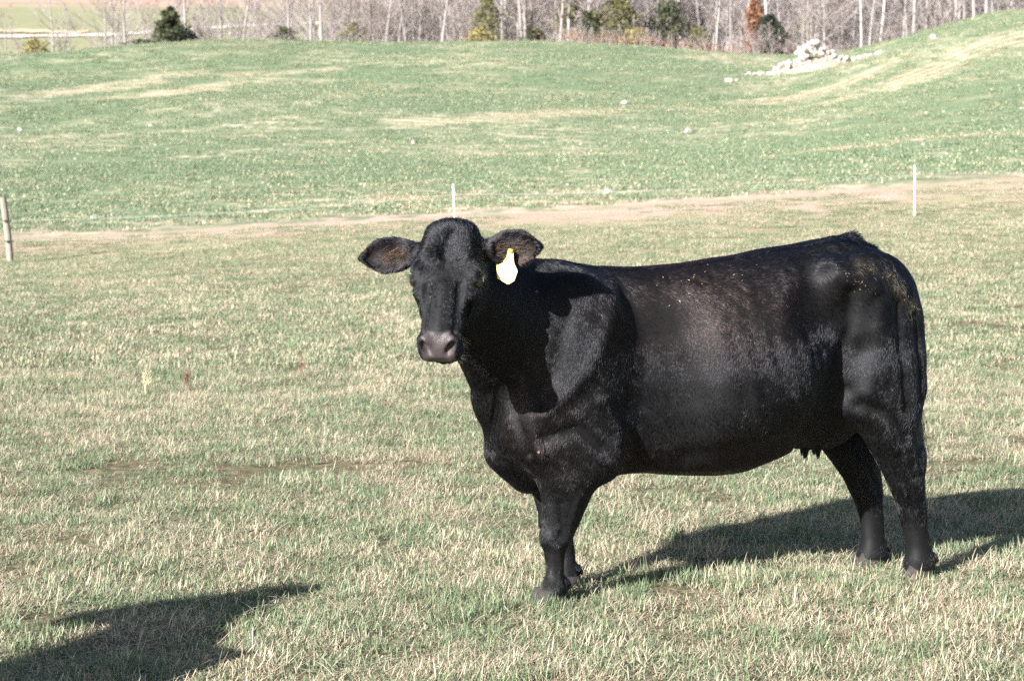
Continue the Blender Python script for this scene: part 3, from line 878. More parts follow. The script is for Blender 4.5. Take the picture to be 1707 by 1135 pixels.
# the wood behind the front rows reads as one grey mass of trunks and twigs
WOODC = bpy.data.collections.new('wood_trees')
for i, (tm, cm) in enumerate((TALL[0], TALL[1], TALL[3], TALL[4], YOUNG[0], YOUNG[1], YOUNG[2])):
    V0 = np.empty(len(tm.vertices) * 3, np.float32); tm.vertices.foreach_get('co', V0)
    bmx = bmesh.new(); bmx.from_mesh(tm); nf_ = len(bmx.faces); bmx.from_mesh(cm)
    bmx.faces.ensure_lookup_table()
    for f_ in bmx.faces[nf_:]: f_.material_index = 1
    me = bpy.data.meshes.new('wood_tree'); bmx.to_mesh(me); bmx.free(); me.materials.append(M_BARK); me.materials.append(M_TWIG)
    WOODC.objects.link(bpy.data.objects.new('wood_tree_%d' % i, me))
WOOD_P = []
for x0, x1, y0, y1, n_ in ((900, 1800, 226, 300, 760), (560, 930, 226, 300, 240), (160, 560, 235, 300, 32), (300, 560, 330, 420, 60), (1800, 2300, 215, 300, 60), (420, 1000, 500, 640, 120)):
    q = rng.uniform(x0, x1, n_); Y = rng.uniform(y0, y1, n_); WOOD_P.append(np.stack([(q - 853.5) / 3094 * Y, Y], 1))
WOOD_P = np.concatenate(WOOD_P)
# ------------------------------------------------------------------ rocks
M_ROCK = None
m, nt, out = mat('pale_limestone'); b = NB(nt)
co = b.n('ShaderNodeTexCoord').outputs['Object']
f = b.noise(co, 1.8, 5, .65); f2 = b.noise(co, 9, 4, .7)
c = b.mix(f, (.33, .29, .26, 1), (.55, .51, .47, 1)); c = b.mix(b.math('MULTIPLY', b.step(f2, .5, .75), .4), c, (.40, .30, .23, 1))
principled(b, out, c, .9, .2, b.bump(f2, .6, .08))
M_ROCK = m


def rock_mesh(seed, sub=2):
    bm = bmesh.new(); bmesh.ops.create_icosphere(bm, subdivisions=sub, radius=.5)
    rr = random.Random(seed); off = Vector((seed * 3.7, seed * 1.3, 2))
    pl = [(Vector((rr.gauss(0, 1), rr.gauss(0, 1), rr.gauss(0, 1))).normalized(), rr.uniform(.27, .42)) for _ in range(9)]
    for v in bm.verts:
        for nrm, d in pl:
            e = v.co.dot(nrm) - d
            if e > 0: v.co -= nrm * e * .92
        v.co *= 1 + .12 * mnoise.noise(v.co * 3 + off)
    me = bpy.data.meshes.new('rock'); bm.to_mesh(me); bm.free(); me.materials.append(M_ROCK)
    return me


ROCKS = [rock_mesh(i) for i in range(7)]


def rock(x, y, size, label, group=None, up=.25, name='rock', seed=0):
    o = link(name, ROCKS[seed % 7])
    s = random.Random(seed)
    o.location = (x, y, on_ground(x, y) + size * up)
    o.rotation_euler = (s.uniform(-.5, .5), s.uniform(-.5, .5), s.uniform(0, 6.28))
    o.scale = (size * s.uniform(.9, 1.3), size * s.uniform(.8, 1.1), size * s.uniform(.65, .9))
    tag(o, label, 'rock', group)
    return o


PILE_Y = 150.
G_PILE = 'pale rocks heaped at the end of the rise'
rk = random.Random(21)
# column, height above the ground as seen (m), size (m)
big = [(1335, 1.05, 1.55, 'biggest pale boulder, low in the front of the rock pile'), (1310, .55, 1.05, 'pale boulder at the lower left front of the rock pile'),
       (1352, 1.75, 1.05, 'topmost pale boulder crowning the rock pile'), (1340, 1.5, .95, 'pale boulder just left below the top one of the rock pile'),
       (1365, 1.05, .90, 'pale boulder on the right shoulder of the rock pile'), (1372, .95, .75, 'small blocky boulder at the right end of the rock pile')]
for i, (px, z, s, lab) in enumerate(big):
    o = rock(X_(px, PILE_Y), PILE_Y - .3, s * .85, lab, None, .1, 'boulder', i + 1); o.location.z = on_ground(X_(px, PILE_Y), PILE_Y) + z * 1.25
for i in range(170):
    px = rk.gauss(1352, 50) if i < 116 else rk.uniform(1235, 1460)
    hmax = max(0, 2.5 - abs(px - 1345) / 33)
    z = rk.uniform(-.05, hmax) if i < 116 else 0
    o = rock(X_(px, PILE_Y), PILE_Y + (1 if i < 116 else .3) * rk.uniform(-.6, 1.8), rk.uniform(.26, .62) if i < 116 else rk.uniform(.2, .5),
             'pale limestone rock in the rock pile on the rise' if i < 116 else 'small pale stone strewn at the foot of the rock pile', G_PILE if i < 116 else 'small stones round the rock pile', .1, 'rock', i)
    bank = .95 * math.exp(-((px - 1348) / 52) ** 2)
    o.location.y = PILE_Y + (rk.uniform(-1.5, .6) if i < 116 else rk.uniform(-1.6, 0))
    o.location.z = on_ground(o.location.x, o.location.y) + (bank * (1 - ((o.location.y - PILE_Y) / 2.4) ** 2) + max(0, z - .5) * .72 if i < 116 else .06)
for i, (px, Y, s, lab) in enumerate((
        (1040, 118, .46, 'bright white stone lying alone in the middle of the green field'), (38, 108, .36, 'white stone near the left edge of the green field'),
        (255, 103, .26, 'left one of two small stones in the left part of the field'), (275, 104.5, .22, 'right one of two small stones in the left part of the field'),
        (12, 90, .24, 'small pale stone at the left picture edge in the field'), (692, 84, .34, 'flat pale stone in the field above the cow, left of the head'),
        (1146, 90, .52, 'long flat pale stone in the field above the back of the cow'), (1014, 50, .30, 'small whitish stone beside the worn earth strip'),
        (1212, 140, .62, 'pale stone at the left tip of the rise, apart from the pile'), (1225, 141, .40, 'smaller pale stone right behind the stone at the tip of the rise'),
        (1540, 84, .24, 'small stone in the field right of the tall white post'), (350, 86, .24, 'small grey stone in the left middle of the field'),
        (1462, 150, .5, 'pale stone on the skyline of the rise right of the rock pile'), (1548, 152, .55, 'pale stone on the skyline of the rise, further right'))):
    rock(X_(px, Y), Y, s, lab, None, .18, 'field_stone', i + 3)
# stones turned up by the plough: too many and too small to count
SV, SF = [], []
rs = random.Random(4)
for i in range(520):
    px = rs.uniform(-60, 1760); Y = rs.uniform(50, 150); x = X_(px, Y); z = on_ground(x, Y); s_ = rs.uniform(.02, .065)
    base = len(SV)
    for k in range(5):
        q = k * 1.2566 + rs.random(); SV.append((x + math.cos(q) * s_ * 1.3, Y + math.sin(q) * s_, z - .02))
    for k in range(5):
        q = k * 1.2566 + rs.random() * .5; SV.append((x + math.cos(q) * s_ * .7, Y + math.sin(q) * s_ * .6, z + s_ * rs.uniform(.6, 1)))
    for k in range(5): SF.append((base + k, base + (k + 1) % 5, base + 5 + (k + 1) % 5, base + 5 + k))
    SF.append(tuple(base + 5 + k for k in range(5)))
tag(link('field_stones', mesh_py('field_stones', SV, SF, M_ROCK)), 'scatter of small pale stones and clods over the green field', 'stones', kind='stuff')
# earth and rubble the rock pile sits in
V, F = [], []
nn = 26
for i in range(nn + 1):
    for j in range(9):
        u = i / nn; w_ = j / 8 * 2 - 1
        px = 1230 + u * 205
        x = X_(px, PILE_Y); y = PILE_Y + w_ * (1.2 + 1.2 * math.exp(-((px - 1345) / 60) ** 2))
        hgt = (.95 * math.exp(-((px - 1348) / 52) ** 2) + .10) * (1 - w_ * w_) * (1 + .3 * mnoise.noise((u * 19, w_ * 3, 1)))
        V.append((x, y, on_ground(x, y) + hgt - .05))
for i in range(nn):
    for j in range(8):
        F.append((i * 9 + j, (i + 1) * 9 + j, (i + 1) * 9 + j + 1, i * 9 + j + 1))
tag(link('rubble_bank', mesh_py('rubble_bank', V, F, plain('rubble', (.34, .27, .21), .95, .1, .45, 2.5, .6), True)), None, None, kind='structure')

# ------------------------------------------------------------------ fence
M_WOOD = None
m, nt, out = mat('weathered_post_wood'); b = NB(nt)
co = b.n('ShaderNodeTexCoord').outputs['Object']
g = b.noise(b.mapv(co, scale=(1, 1, .06)), 45, 5, .7); g2 = b.noise(co, 5, 3)
c = b.mix(b.step(g, .3, .7), (.17, .145, .12, 1), (.42, .375, .32, 1)); c = b.mix(b.math('MULTIPLY', g2, .4), c, (.30, .27, .22, 1))
principled(b, out, c, .9, .15, b.bump(g, .7, .01)); M_WOOD = m
M_WHITE = plain('white_fibreglass', (.78, .78, .75), .5, .4, .05, 30)
M_BLACKPL = plain('black_plastic', (.02, .02, .02), .5, .4)
M_WIRE = plain('dull_steel_wire', (.42, .42, .43), .5, .5)

POST_X, POST_Y = X_(17, 38.4), 38.4
o = empty('wooden_post', (POST_X, POST_Y, on_ground(POST_X, POST_Y)))
tag(o, 'weathered grey wooden fence post at the left edge of the pasture', 'fence post')
V, F = [], []
rp = random.Random(2)
N_ = 14
for i in range(10):
    z = -.2 + 1.52 * i / 9
    for k in range(N_):
        q = 2 * math.pi * k / N_
        r = .066 * (1 + .05 * math.sin(q * 3 + z) + .035 * math.sin(q * 7 + 2 * z)) * (1.06 - .09 * (z / 1.3))
        V.append((math.cos(q) * r - z * .085 + .012 * math.sin(z * 3), math.sin(q) * r, z + (.025 * math.cos(q + 1) if i == 9 else 0)))
for i in range(9):
    for k in range(N_): F.append((i * N_ + k, i * N_ + (k + 1) % N_, (i + 1) * N_ + (k + 1) % N_, (i + 1) * N_ + k))
F.append(tuple(9 * N_ + k for k in range(N_)))
link('post', mesh_py('post', V, F, M_WOOD, False), o)
for z in (.86, .44):
    V, F = [], []
    tube(V, F, [(-z * .085 + .05, -.062, z), (-z * .085 + .05, -.105, z)], [.022, .016], 8)
    tube(V, F, [(-z * .085 - .03, -.108, z), (-z * .085 + .15, -.108, z + .004)], [.013, .013], 8)
    link('insulator', mesh_py('insulator', V, F, M_BLACKPL), o)
WIRE_AT = [(POST_X, POST_Y - .108, o.location.z + .86, o.location.z + .44)]


def rod_post(px, Y, h, lean, label):
    x = X_(px, Y)
    o = empty('step_in_post', (x, Y, on_ground(x, Y)))
    tag(o, label, 'fence post', 'white step in fence posts')
    V, F = [], []
    tube(V, F, [(-lean * h * t + .01 * math.sin(t * 3), 0, -.12 + (h + .12) * t) for t in np.linspace(0, 1, 8)], [.017] * 7 + [.014], 8)
    link('rod', mesh_py('rod', V, F, M_WHITE, True), o)
    for z in (.86, .46):
        V, F = [], []
        tube(V, F, [(-lean * z, -.012, z), (-lean * z, -.035, z), (-lean * z, -.035, z + .03)], [.008, .008, .006], 6)
        link('wire_clip', mesh_py('wire_clip', V, F, M_WHITE), o)
    V, F = [], []
    tube(V, F, [(0, -.015, .10), (0, -.10, .085), (0, -.105, .04)], [.010, .010, .008], 6)
    link('foot_step', mesh_py('foot_step', V, F, M_WHITE), o)
    WIRE_AT.append((x, Y - .03, o.location.z + .86, o.location.z + .46))
    return o


rod_post(758.5, 38.8, 1.08, .035, 'white step in fence post rising behind the head of the cow')
rod_post(1522.5, 39.2, 1.06, .01, 'white step in fence post standing right of the cow in the pasture')
ends = [(X_(-900, 37), 37., on_ground(X_(-900, 37), 37) + .86, on_ground(X_(-900, 37), 37) + .44)] + WIRE_AT + [(X_(2300, 43), 43., on_ground(X_(2300, 43), 43) + .86, on_ground(X_(2300, 43), 43) + .46)]
for k, lab in ((2, 'upper thin fence wire strung from the wooden post to the white posts'), (3, 'lower thin fence wire strung from the wooden post to the white posts')):
    pts = []
    for a_, b_ in zip(ends[:-1], ends[1:]):
        for t in np.linspace(0, 1, 12)[:-1]:
            pts.append((a_[0] + (b_[0] - a_[0]) * t, a_[1] + (b_[1] - a_[1]) * t, a_[k] + (b_[k] - a_[k]) * t - .10 * 4 * t * (1 - t)))
    pts.append((ends[-1][0], ends[-1][1], ends[-1][k]))
    V, F = [], []
    tube(V, F, pts, [.0027] * len(pts), 5)
    tag(link('fence_wire', mesh_py('fence_wire', V, F, M_WIRE)), lab, 'fence wire')
# fence along the far slope
V, F = [], []
tube(V, F, [(0, 0, -.3), (0, 0, 1.5)], [.11, .10], 7)
HP = mesh_py('hill_fence_post', V, F, M_WOOD)
for i in range(9):
    Y = 500 + i * 3; px = -6 + i * 33
    x = X_(px, Y); o = link('hill_fence_post', HP); o.location = (x, Y, on_ground(x, Y))
    tag(o, 'tiny dark fence post in a row on the far slope above the pale road', 'fence post', 'fence posts on the far slope')

# dry weeds in the pasture
M_WEED = plain('dry_weed_stem', (.20, .115, .085), .9, .1)
def weed(px, py_y, h, n, seed, label, m):
    x = X_(px, py_y); V, F = [], []; rw = random.Random(seed)
    o = link('dry_weed', None) if False else None
    for i in range(n):
        q = rw.uniform(0, 6.28); l = rw.uniform(.05, .3); hh = h * rw.uniform(.6, 1)
        p0 = (rw.uniform(-.04, .04), rw.uniform(-.04, .04), -.02); p1 = (math.cos(q) * l * hh * .4, math.sin(q) * l * hh * .4, hh * .6); p2 = (math.cos(q) * l * hh, math.sin(q) * l * hh, hh)
        tube(V, F, [p0, p1, p2], [.003, .0024, .0014], 4, False)
        for j in range(5):
            t = rw.uniform(.45, 1); c_ = Vector(p0).lerp(Vector(p2), t); q2 = rw.uniform(0, 6.28)
            tube(V, F, [c_, c_ + Vector((math.cos(q2) * .03, math.sin(q2) * .03, .035))], [.0022, .0014], 3, False)
    o = link('dry_weed', mesh_py('dry_weed', V, F, m)); o.location = (x, py_y, on_ground(x, py_y))
    tag(o, label, 'weed')
weed(308, 13.9, .19, 7, 1, 'dark reddish dry weed stalks in the pasture left of the cow', M_WEED)
weed(499, 14.9, .22, 3, 2, 'thin grey dry weed stalk in the pasture below the left ear of the cow', M_WEED)
weed(238, 13.7, .20, 6, 3, 'pale dry grass stalks left of the dark reddish weed', plain('straw_stem', (.55, .46, .30), .9, .1))
# ------------------------------------------------------------------ the cow
YAW_OBJ = math.atan2(U2[1], U2[0])


def in_herd(P):
    d = np.asarray(P, float) - COW_AT
    return np.array([d @ U2, d @ N2, d[2]])


def coat_material():
    m, nt, out = mat('black_hide'); b = NB(nt)
    at = b.n('ShaderNodeAttribute', attribute_name='hide').outputs['Color']
    co = b.n('ShaderNodeTexCoord').outputs['Object']
    sp = b.n('ShaderNodeSeparateColor'); b.put(sp.inputs[0], at)
    v = b.n('ShaderNodeTexVoronoi'); b.put(v.inputs['Vector'], co); v.inputs['Scale'].default_value = 210
    f = b.noise(co, 60, 4)
    pad = b.mix(f, (.030, .025, .027, 1), (.066, .050, .051, 1))
    c = b.mix(sp.outputs[0], (.006, .006, .0065, 1), pad)
    c = b.mix(b.math('MULTIPLY', sp.outputs[1], .25), c, (.030, .019, .016, 1))
    rough = b.math('SUBTRACT', .62, b.math('MULTIPLY', sp.outputs[0], .13))
    hb = b.math('ADD', b.math('MULTIPLY', v.outputs['Distance'], sp.outputs[0]), b.math('MULTIPLY', f, .3))
    principled(b, out, c, rough, b.math('ADD', .15, b.math('MULTIPLY', sp.outputs[0], .16)), b.bump(hb, .35, .003))
    return m


def hair_material(name, rough=.27):
    m, nt, out = mat(name); b = NB(nt)
    at = b.n('ShaderNodeAttribute', attribute_name='tint').outputs['Color']
    h = b.n('ShaderNodeBsdfHairPrincipled'); h.parametrization = 'COLOR'
    b.put(h.inputs['Color'], at)
    h.inputs['Roughness'].default_value = rough; h.inputs['Radial Roughness'].default_value = .55
    h.inputs['Random Roughness'].default_value = .4; h.inputs['Coat'].default_value = 0; h.inputs['IOR'].default_value = 1.39
    nt.links.new(h.outputs[0], out.inputs[0])
    return m


M_HIDE = coat_material()
M_HAIR = hair_material('black_hair')
M_EYE = None
m, nt, out = mat('dark_eye'); b = NB(nt)
co = b.n('ShaderNodeTexCoord').outputs['Object']
l = b.n('ShaderNodeVectorMath', operation='LENGTH'); q = b.n('ShaderNodeVectorMath', operation='MULTIPLY'); b.put(q.inputs[0], co); q.inputs[1].default_value = (1, 1.6, 0); b.put(l.inputs[0], q.outputs[0])
principled(b, out, b.mix(b.step(l.outputs['Value'], .010, .014), (.004, .004, .006, 1), (.015, .0065, .004, 1)), .08, .6, None, **{'Coat Weight': .6})
M_EYE = m
M_HOOF = plain('hoof_horn', (.036, .031, .027), .75, .3, .35, 40, .3)


def hair_object(name, root, dirs, nrm, length, lift, radius, tint, mt, parent, bend=.5, seg=4):
    """curves that leave the skin along a mix of normal and lie direction and bend down onto the lie"""
    n = len(root)
    hc = bpy.data.hair_curves.new(name)
    hc.add_curves([seg] * n)
    t = np.linspace(0, 1, seg)[None, :, None]
    d0 = dirs * np.cos(lift)[:, None] + nrm * np.sin(lift)[:, None]
    d1 = dirs * np.cos(lift * (1 - bend))[:, None] + nrm * np.sin(lift * (1 - bend) * .6)[:, None]
    P = root[:, None, :] - nrm[:, None, :] * .001 + length[:, None, None] * (d0[:, None, :] * t * (1 - t * .5) + d1[:, None, :] * t * t * .5)
    hc.attributes['position'].data.foreach_set('vector', np.ascontiguousarray(P, np.float32).ravel())
    r = hc.attributes.get('radius') or hc.attributes.new('radius', 'FLOAT', 'POINT')
    rad = (radius[:, None] * np.array([1, .9, .7, .25])[None, :seg]) if seg == 4 else radius[:, None] * np.linspace(1, .2, seg)[None]
    r.data.foreach_set('value', np.ascontiguousarray(rad, np.float32).ravel())
    a = hc.attributes.new('tint', 'FLOAT_COLOR', 'CURVE')
    a.data.foreach_set('color', np.ascontiguousarray(np.concatenate([tint, np.ones((n, 1))], 1), np.float32).ravel())
    hc.materials.append(mt)
    o = bpy.data.objects.new(name, hc); COL.objects.link(o); o.parent = parent; o['kind'] = 'stuff'
    return o


def hoof_mesh(seed):
    """two claws side by side with a cleft between"""
    V, F = [], []
    for sd in (-1, 1):
        base = len(V); n = 14
        rings = [(-.010, 1.12, .034), (.012, 1.10, .033), (.035, 1.0, .030), (.060, .90, .026)]
        for z, sc, hw in rings:
            sh = -.018 * (1 - z / .06)
            for k in range(n):
                q = 2 * math.pi * k / n
                s = math.cos(q); t = math.sin(q)
                x = s * .062 * sc * (1.05 if s < 0 else .92) + sh
                y = sd * .031 + t * hw * (1 - .30 * max(0, -s) ** 2) - sd * .006 * max(0, -s)
                V.append((x, y, z))
        for i in range(3):
            for k in range(n): F.append((base + i * n + k, base + i * n + (k + 1) % n, base + (i + 1) * n + (k + 1) % n, base + (i + 1) * n + k))
        F.append(tuple(base + 3 * n + k for k in range(n))); F.append(tuple(base + k for k in range(n))[::-1])
    return mesh_py('hoof', V, F, M_HOOF, True)


def unitn(v):
    return v / (np.linalg.norm(v, axis=1, keepdims=True) + 1e-9)


MUDLINE = [(1.19, 1.290), (1.27, 1.270), (1.36, 1.215), (1.42, 1.15), (1.445, 1.105)]


def make_cow(at, yaw, hp, step, n_hair, label, feet=True):
    root = empty('cow', at, yaw)
    tag(root, label, 'cow')
    V, Q = sculpt_cow(hp, step)
    VN, FN = quad_normals(V, Q)
    me = mesh_np('body', V, Q); me.polygons.foreach_set('use_smooth', np.ones(len(Q), bool)); me.materials.append(M_HIDE)
    hd = V - hp.O
    d, bb, cc = hd @ hp.a, hd @ hp.b, hd @ hp.c
    nf = VN @ unit(hp.a * .75 + hp.b * .65)

    def padmask(d, bb, cc, nf):
        p = np.clip((d - .425 + .5 * (cc ** 2) * 14) / .012, 0, 1) * np.clip((.066 - np.abs(cc)) / .010, 0, 1) * np.clip((bb + .128) / .006, 0, 1)
        return p * np.clip((nf - .15) / .25, 0, 1) * (d < .56)
    pad = padmask(d, bb, cc, nf)
    ears = np.zeros(len(V))
    for (r0, e, f2, cx) in (hp.ear_l, hp.ear_r):
        ev = V - r0
        ears = np.maximum(ears, np.clip((ev @ e - .045) / .03, 0, 1) * (np.abs(ev @ cx) < .075) * (np.abs(ev @ f2) < .05) * np.clip(VN @ f2 * 2, 0, 1) * (ev @ e < .24))
    colr = np.stack([pad, ears, np.zeros(len(V)), np.ones(len(V))], 1)
    a = me.attributes.new('hide', 'FLOAT_COLOR', 'POINT'); a.data.foreach_set('color', np.ascontiguousarray(colr, np.float32).ravel())
    body = link('body', me, root)
    # eyes
    for mm in (-1, 1):
        bm = bmesh.new(); bmesh.ops.create_uvsphere(bm, u_segments=20, v_segments=12, radius=.0265)
        em = bpy.data.meshes.new('eye'); bm.to_mesh(em); bm.free(); em.materials.append(M_EYE); em.polygons.foreach_set('use_smooth', np.ones(len(em.polygons), bool))
        eo = link('eye', em, root)
        eo.location = hp.at(.200, -.047, mm * .1115)
        look = Vector(hp.c * mm + hp.b * .75 + hp.a * .1)
        eo.rotation_euler = look.to_track_quat('Z', 'Y').to_euler()
    for s, t in ((-.032, -.17), (.096, .045), (1.556, -.165), (1.482, .11)):
        h = link('hoof', hoof_mesh(0), root); h.location = (s, t, .002)
    # ---- coat
    area = np.linalg.norm(FN, axis=1) / 2
    cen = V[Q].mean(1)
    hdq = cen - hp.O; dq, bq, cq = hdq @ hp.a, hdq @ hp.b, hdq @ hp.c
    fn = unitn(FN)
    headq = (dq > -.07) & (dq < .56) & (np.abs(cq) < .15) & (bq > -.27)
    earq = np.zeros(len(Q))
    for (r0, e, f2, cx) in (hp.ear_l, hp.ear_r):
        ev = cen - r0
        earq = np.maximum(earq, ((ev @ e > .03) & (ev @ e < .30) & (np.abs(ev @ cx) < .09) & (np.abs(ev @ f2) < .06)))
    wgt = area * (1 + 1.3 * headq + 1.6 * earq)
    wgt *= np.where(cen[:, 1] < .10, 1.0, .55)
    wgt *= 1 - np.clip(padmask(dq, bq, cq, fn @ unit(hp.a * .75 + hp.b * .65)) * 1.2, 0, 1)
    wgt *= np.clip((cen[:, 2] - .035) / .02, 0, 1)
    for mm in (-1, 1):
        wgt *= np.clip((np.linalg.norm(cen - hp.at(.200, -.043, mm * .124), axis=1) - .026) / .006, 0, 1)
    pick = rng.choice(len(Q), n_hair, p=wgt / wgt.sum())
    u, v = rng.random((2, n_hair, 1))
    P = (V[Q[pick, 0]] * (1 - u) + V[Q[pick, 1]] * u) * (1 - v) + (V[Q[pick, 3]] * (1 - u) + V[Q[pick, 2]] * u) * v
    Nn = unitn((VN[Q[pick, 0]] * (1 - u) + VN[Q[pick, 1]] * u) * (1 - v) + (VN[Q[pick, 3]] * (1 - u) + VN[Q[pick, 2]] * u) * v)
    s, t, z = P.T
    # lie of the hair
    hp_d = P - hp.O; d, bb, cc = hp_d @ hp.a, hp_d @ hp.b, hp_d @ hp.c
    on_head = np.clip((.135 - np.abs(cc)) / .02, 0, 1) * np.clip((d + .08) / .03, 0, 1) * np.clip((.56 - d) / .02, 0, 1) * np.clip((bb + .20) / .06, 0, 1)
    legw = np.clip((.56 - z) / .16, 0, 1)
    spine = np.clip((Nn[:, 2] - .55) / .4, 0, 1)
    D = np.zeros_like(P)
    ribz = np.clip((z - .92) / .24, 0, 1); ribz = ribz * ribz * (3 - 2 * ribz)
    D[:, 0] = (-.12 + 1.35 * ribz * np.clip((s + .05) / .35, .25, 1) + .2 * spine) * (1 - legw); D[:, 2] = -.80 * (1 - spine) - .2
    flank = np.exp(-(((s - 1.08) / .16) ** 2 + ((z - .95) / .22) ** 2))
    D[:, 0] -= flank * .55; D[:, 2] += flank * .35
    thigh = np.clip((s - 1.2) / .15, 0, 1) * (1 - legw); D[:, 0] *= 1 - .6 * thigh
    neckw = np.clip((.0 - s) / .25, 0, 1) * (1 - on_head); D[:, 2] -= .35 * neckw; D[:, 1] += .25 * neckw
    # face: hair streams down the nose, out to the sides and back over the poll from a whorl on the brow
    wd = d - .135
    Dh = hp.a[None] * (np.clip(wd * 9, -1, 1))[:, None] + hp.c[None] * (np.clip(cc * 9, -1, 1) * np.exp(-(wd / .16) ** 2))[:, None] + hp.b[None] * (-.35)
    swl = np.exp(-((wd / .07) ** 2 + (cc / .07) ** 2))
    Dh += (np.cross(hp.b[None], hp_d - (hp.a * .135)[None]) * 14) * swl[:, None]
    D = D * (1 - on_head)[:, None] + Dh * on_head[:, None]
    ear_in = np.zeros(n_hair); ear_any = np.zeros(n_hair); ear_rim = np.zeros(n_hair)
    for (r0, e, f2, cx) in (hp.ear_l, hp.ear_r):
        ev = P - r0; ee, ec, ef = ev @ e, ev @ cx, ev @ f2
        w_ = np.clip((ee - .025) / .03, 0, 1) * (ee < .30) * (np.abs(ec) < .09) * (np.abs(ef) < .06)
        D = D * (1 - w_)[:, None] + (e[None] * .8 + cx[None] * np.clip(ec * 14, -.8, .8)[:, None]) * w_[:, None]
        ear_any = np.maximum(ear_any, w_); ear_in = np.maximum(ear_in, w_ * np.clip(Nn @ f2 * 1.5, 0, 1) * (np.abs(ec) < .052))
        ear_rim = np.maximum(ear_rim, w_ * np.clip((np.abs(ec) - .042) / .012, 0, 1))
    # tufts and cowlicks
    ang = .26 * wob(P, 8, 1) + .20 * wob(P, 30, 2) + .16 * wob(P, 95, 3) + rng.normal(0, .12, n_hair)
    shag = np.clip((.60 - z) / .3, 0, 1) * np.clip((z - .2) / .1, 0, 1) * (s > 1.2) * .8 + np.clip((.1 - s) / .2, 0, 1) * np.clip((.75 - z) / .2, 0, 1) * .5 + on_head * np.exp(-((d - .06) / .09) ** 2) * .8
    ang = ang * (1 + shag)
    # locks: hairs of one lock share a swing and lean together at the tip
    cell = np.where(on_head > .5, .0085, .011)[:, None]
    ci_ = np.floor((P + .004 * np.stack([wob(P, 60, 31), wob(P, 60, 32), wob(P, 60, 33)], 1)) / cell)
    hsh = np.abs(np.sin(ci_ @ np.array([12.9898, 78.233, 37.719])) * 43758.5453) % 1
    hsh2 = np.abs(np.sin(ci_ @ np.array([39.346, 11.135, 83.155])) * 24634.6345) % 1
    ang = ang + (hsh - .5) * (.34 + .6 * on_head)
    lean = (ci_ + .5) * cell - P
    D = D - Nn * (D * Nn).sum(1, keepdims=True); D = unitn(D)
    B_ = np.cross(Nn, D)
    D = unitn(D * np.cos(ang)[:, None] + B_ * np.sin(ang)[:, None])
    L = .0135 + .006 * rng.random(n_hair)
    L = L * (1 - .5 * on_head) * (1 - .35 * legw * (1 - shag))
    L = L * (1 + 1.1 * on_head * np.exp(-((d + .01) / .06) ** 2) + .5 * shag)
    ridge = np.clip((Nn[:, 2] - .82) / .12, 0, 1) * (np.abs(t) < .06) * (s > -.1)
    rump = np.clip((s - 1.22) / .08, 0, 1) * (np.abs(t - .015) < .055) * (z > .95)
    L = L * (1 + .5 * ridge + .9 * rump * rng.random(n_hair))
    L = np.where(ear_in > .3, .012 + .008 * rng.random(n_hair), L); L = L * (1 + .5 * ear_rim)
    lift = .15 + .10 * rng.random(n_hair) + .05 * wob(P, 30, 4) * (1 - spine) + .30 * ridge + .55 * rump * rng.random(n_hair) + .35 * ear_rim + .25 * shag
    lift = np.clip(lift, .10, 1.2)
    # black coat, browned by the sun over the ribs
    brown = np.exp(-(((s - .58) / .36) ** 2 + ((z - 1.16) / .17) ** 2)) * .8 + .35 * np.exp(-(((s + .10) / .14) ** 2 + ((z - .68) / .16) ** 2)) + .2 * np.exp(-(((s - .4) / .5) ** 2 + ((z - .55) / .09) ** 2))
    brown = np.clip(brown * (1 + .35 * wob(P, 12, 5)) * np.clip(.75 + .5 * wob(P, 3.5, 6), 0, 1.3), 0, 1)
    k = (rng.random(n_hair) ** 2)[:, None]
    tint = np.array([.0032, .0037, .0062]) * (1 - brown[:, None]) + np.array([.024, .0098, .0070]) * brown[:, None]
    tint = tint * (.75 + .7 * k)
    dust = np.zeros(n_hair)
    for (a0, a1), (b0, b1) in zip(MUDLINE[:-1], MUDLINE[1:]):
        h_ = np.clip(((s - a0) * (b0 - a0) + (z - a1) * (b1 - a1)) / ((b0 - a0) ** 2 + (b1 - a1) ** 2), 0, 1)
        dust = np.maximum(dust, np.exp(-(np.hypot(s - a0 - h_ * (b0 - a0), z - a1 - h_ * (b1 - a1)) / .024) ** 2))
    dust = (dust * (t < .05) * np.clip(.75 + 1.1 * wob(P, 40, 41) + .5 * wob(P, 110, 42), 0, 1))[:, None] * .95
    dust = np.maximum(dust, (np.clip((.20 - z) / .14, 0, 1) * np.clip(.15 + .8 * wob(P, 34, 43), 0, 1) * .35)[:, None])
    tint = tint * (1 - dust) + np.array([.27, .18, .10]) * dust
    eb = (ear_in * (.12 + .75 * (wob(P, 34, 7) > .7)))[:, None]
    tint = tint * (1 - eb) + np.array([.026, .012, .008]) * eb * (.5 + rng.random((n_hair, 1))) + .0
    tint = np.clip(tint, 0, .6)
    lean = lean - Nn * (lean * Nn).sum(1, keepdims=True)
    D = unitn(D + lean * (14 + 26 * on_head[:, None]))
    lift = (lift + (.07 + .14 * on_head) * (hsh2 - .5)) * (1 - .35 * legw)
    tint = tint * (.75 + .5 * hsh2[:, None])
    hair_object('coat_hair', P, D, Nn, L, lift, np.full(n_hair, .00055) * (.8 + .5 * rng.random(n_hair)), tint, M_HAIR, root)
    # rough forelock over the poll and brow
    n = 3200
    top = (d > -.05) & (d < .17) & (on_head > .6) & (bb > -.11)
    pk = rng.choice(np.flatnonzero(top), n)
    q_ = np.floor(P[pk] / .016); hs = np.abs(np.sin(q_ @ np.array([12.9898, 78.233, 37.719])) * 43758.5453) % 1
    aa = (hs - .5) * 1.5; Bk = np.cross(Nn[pk], D[pk])
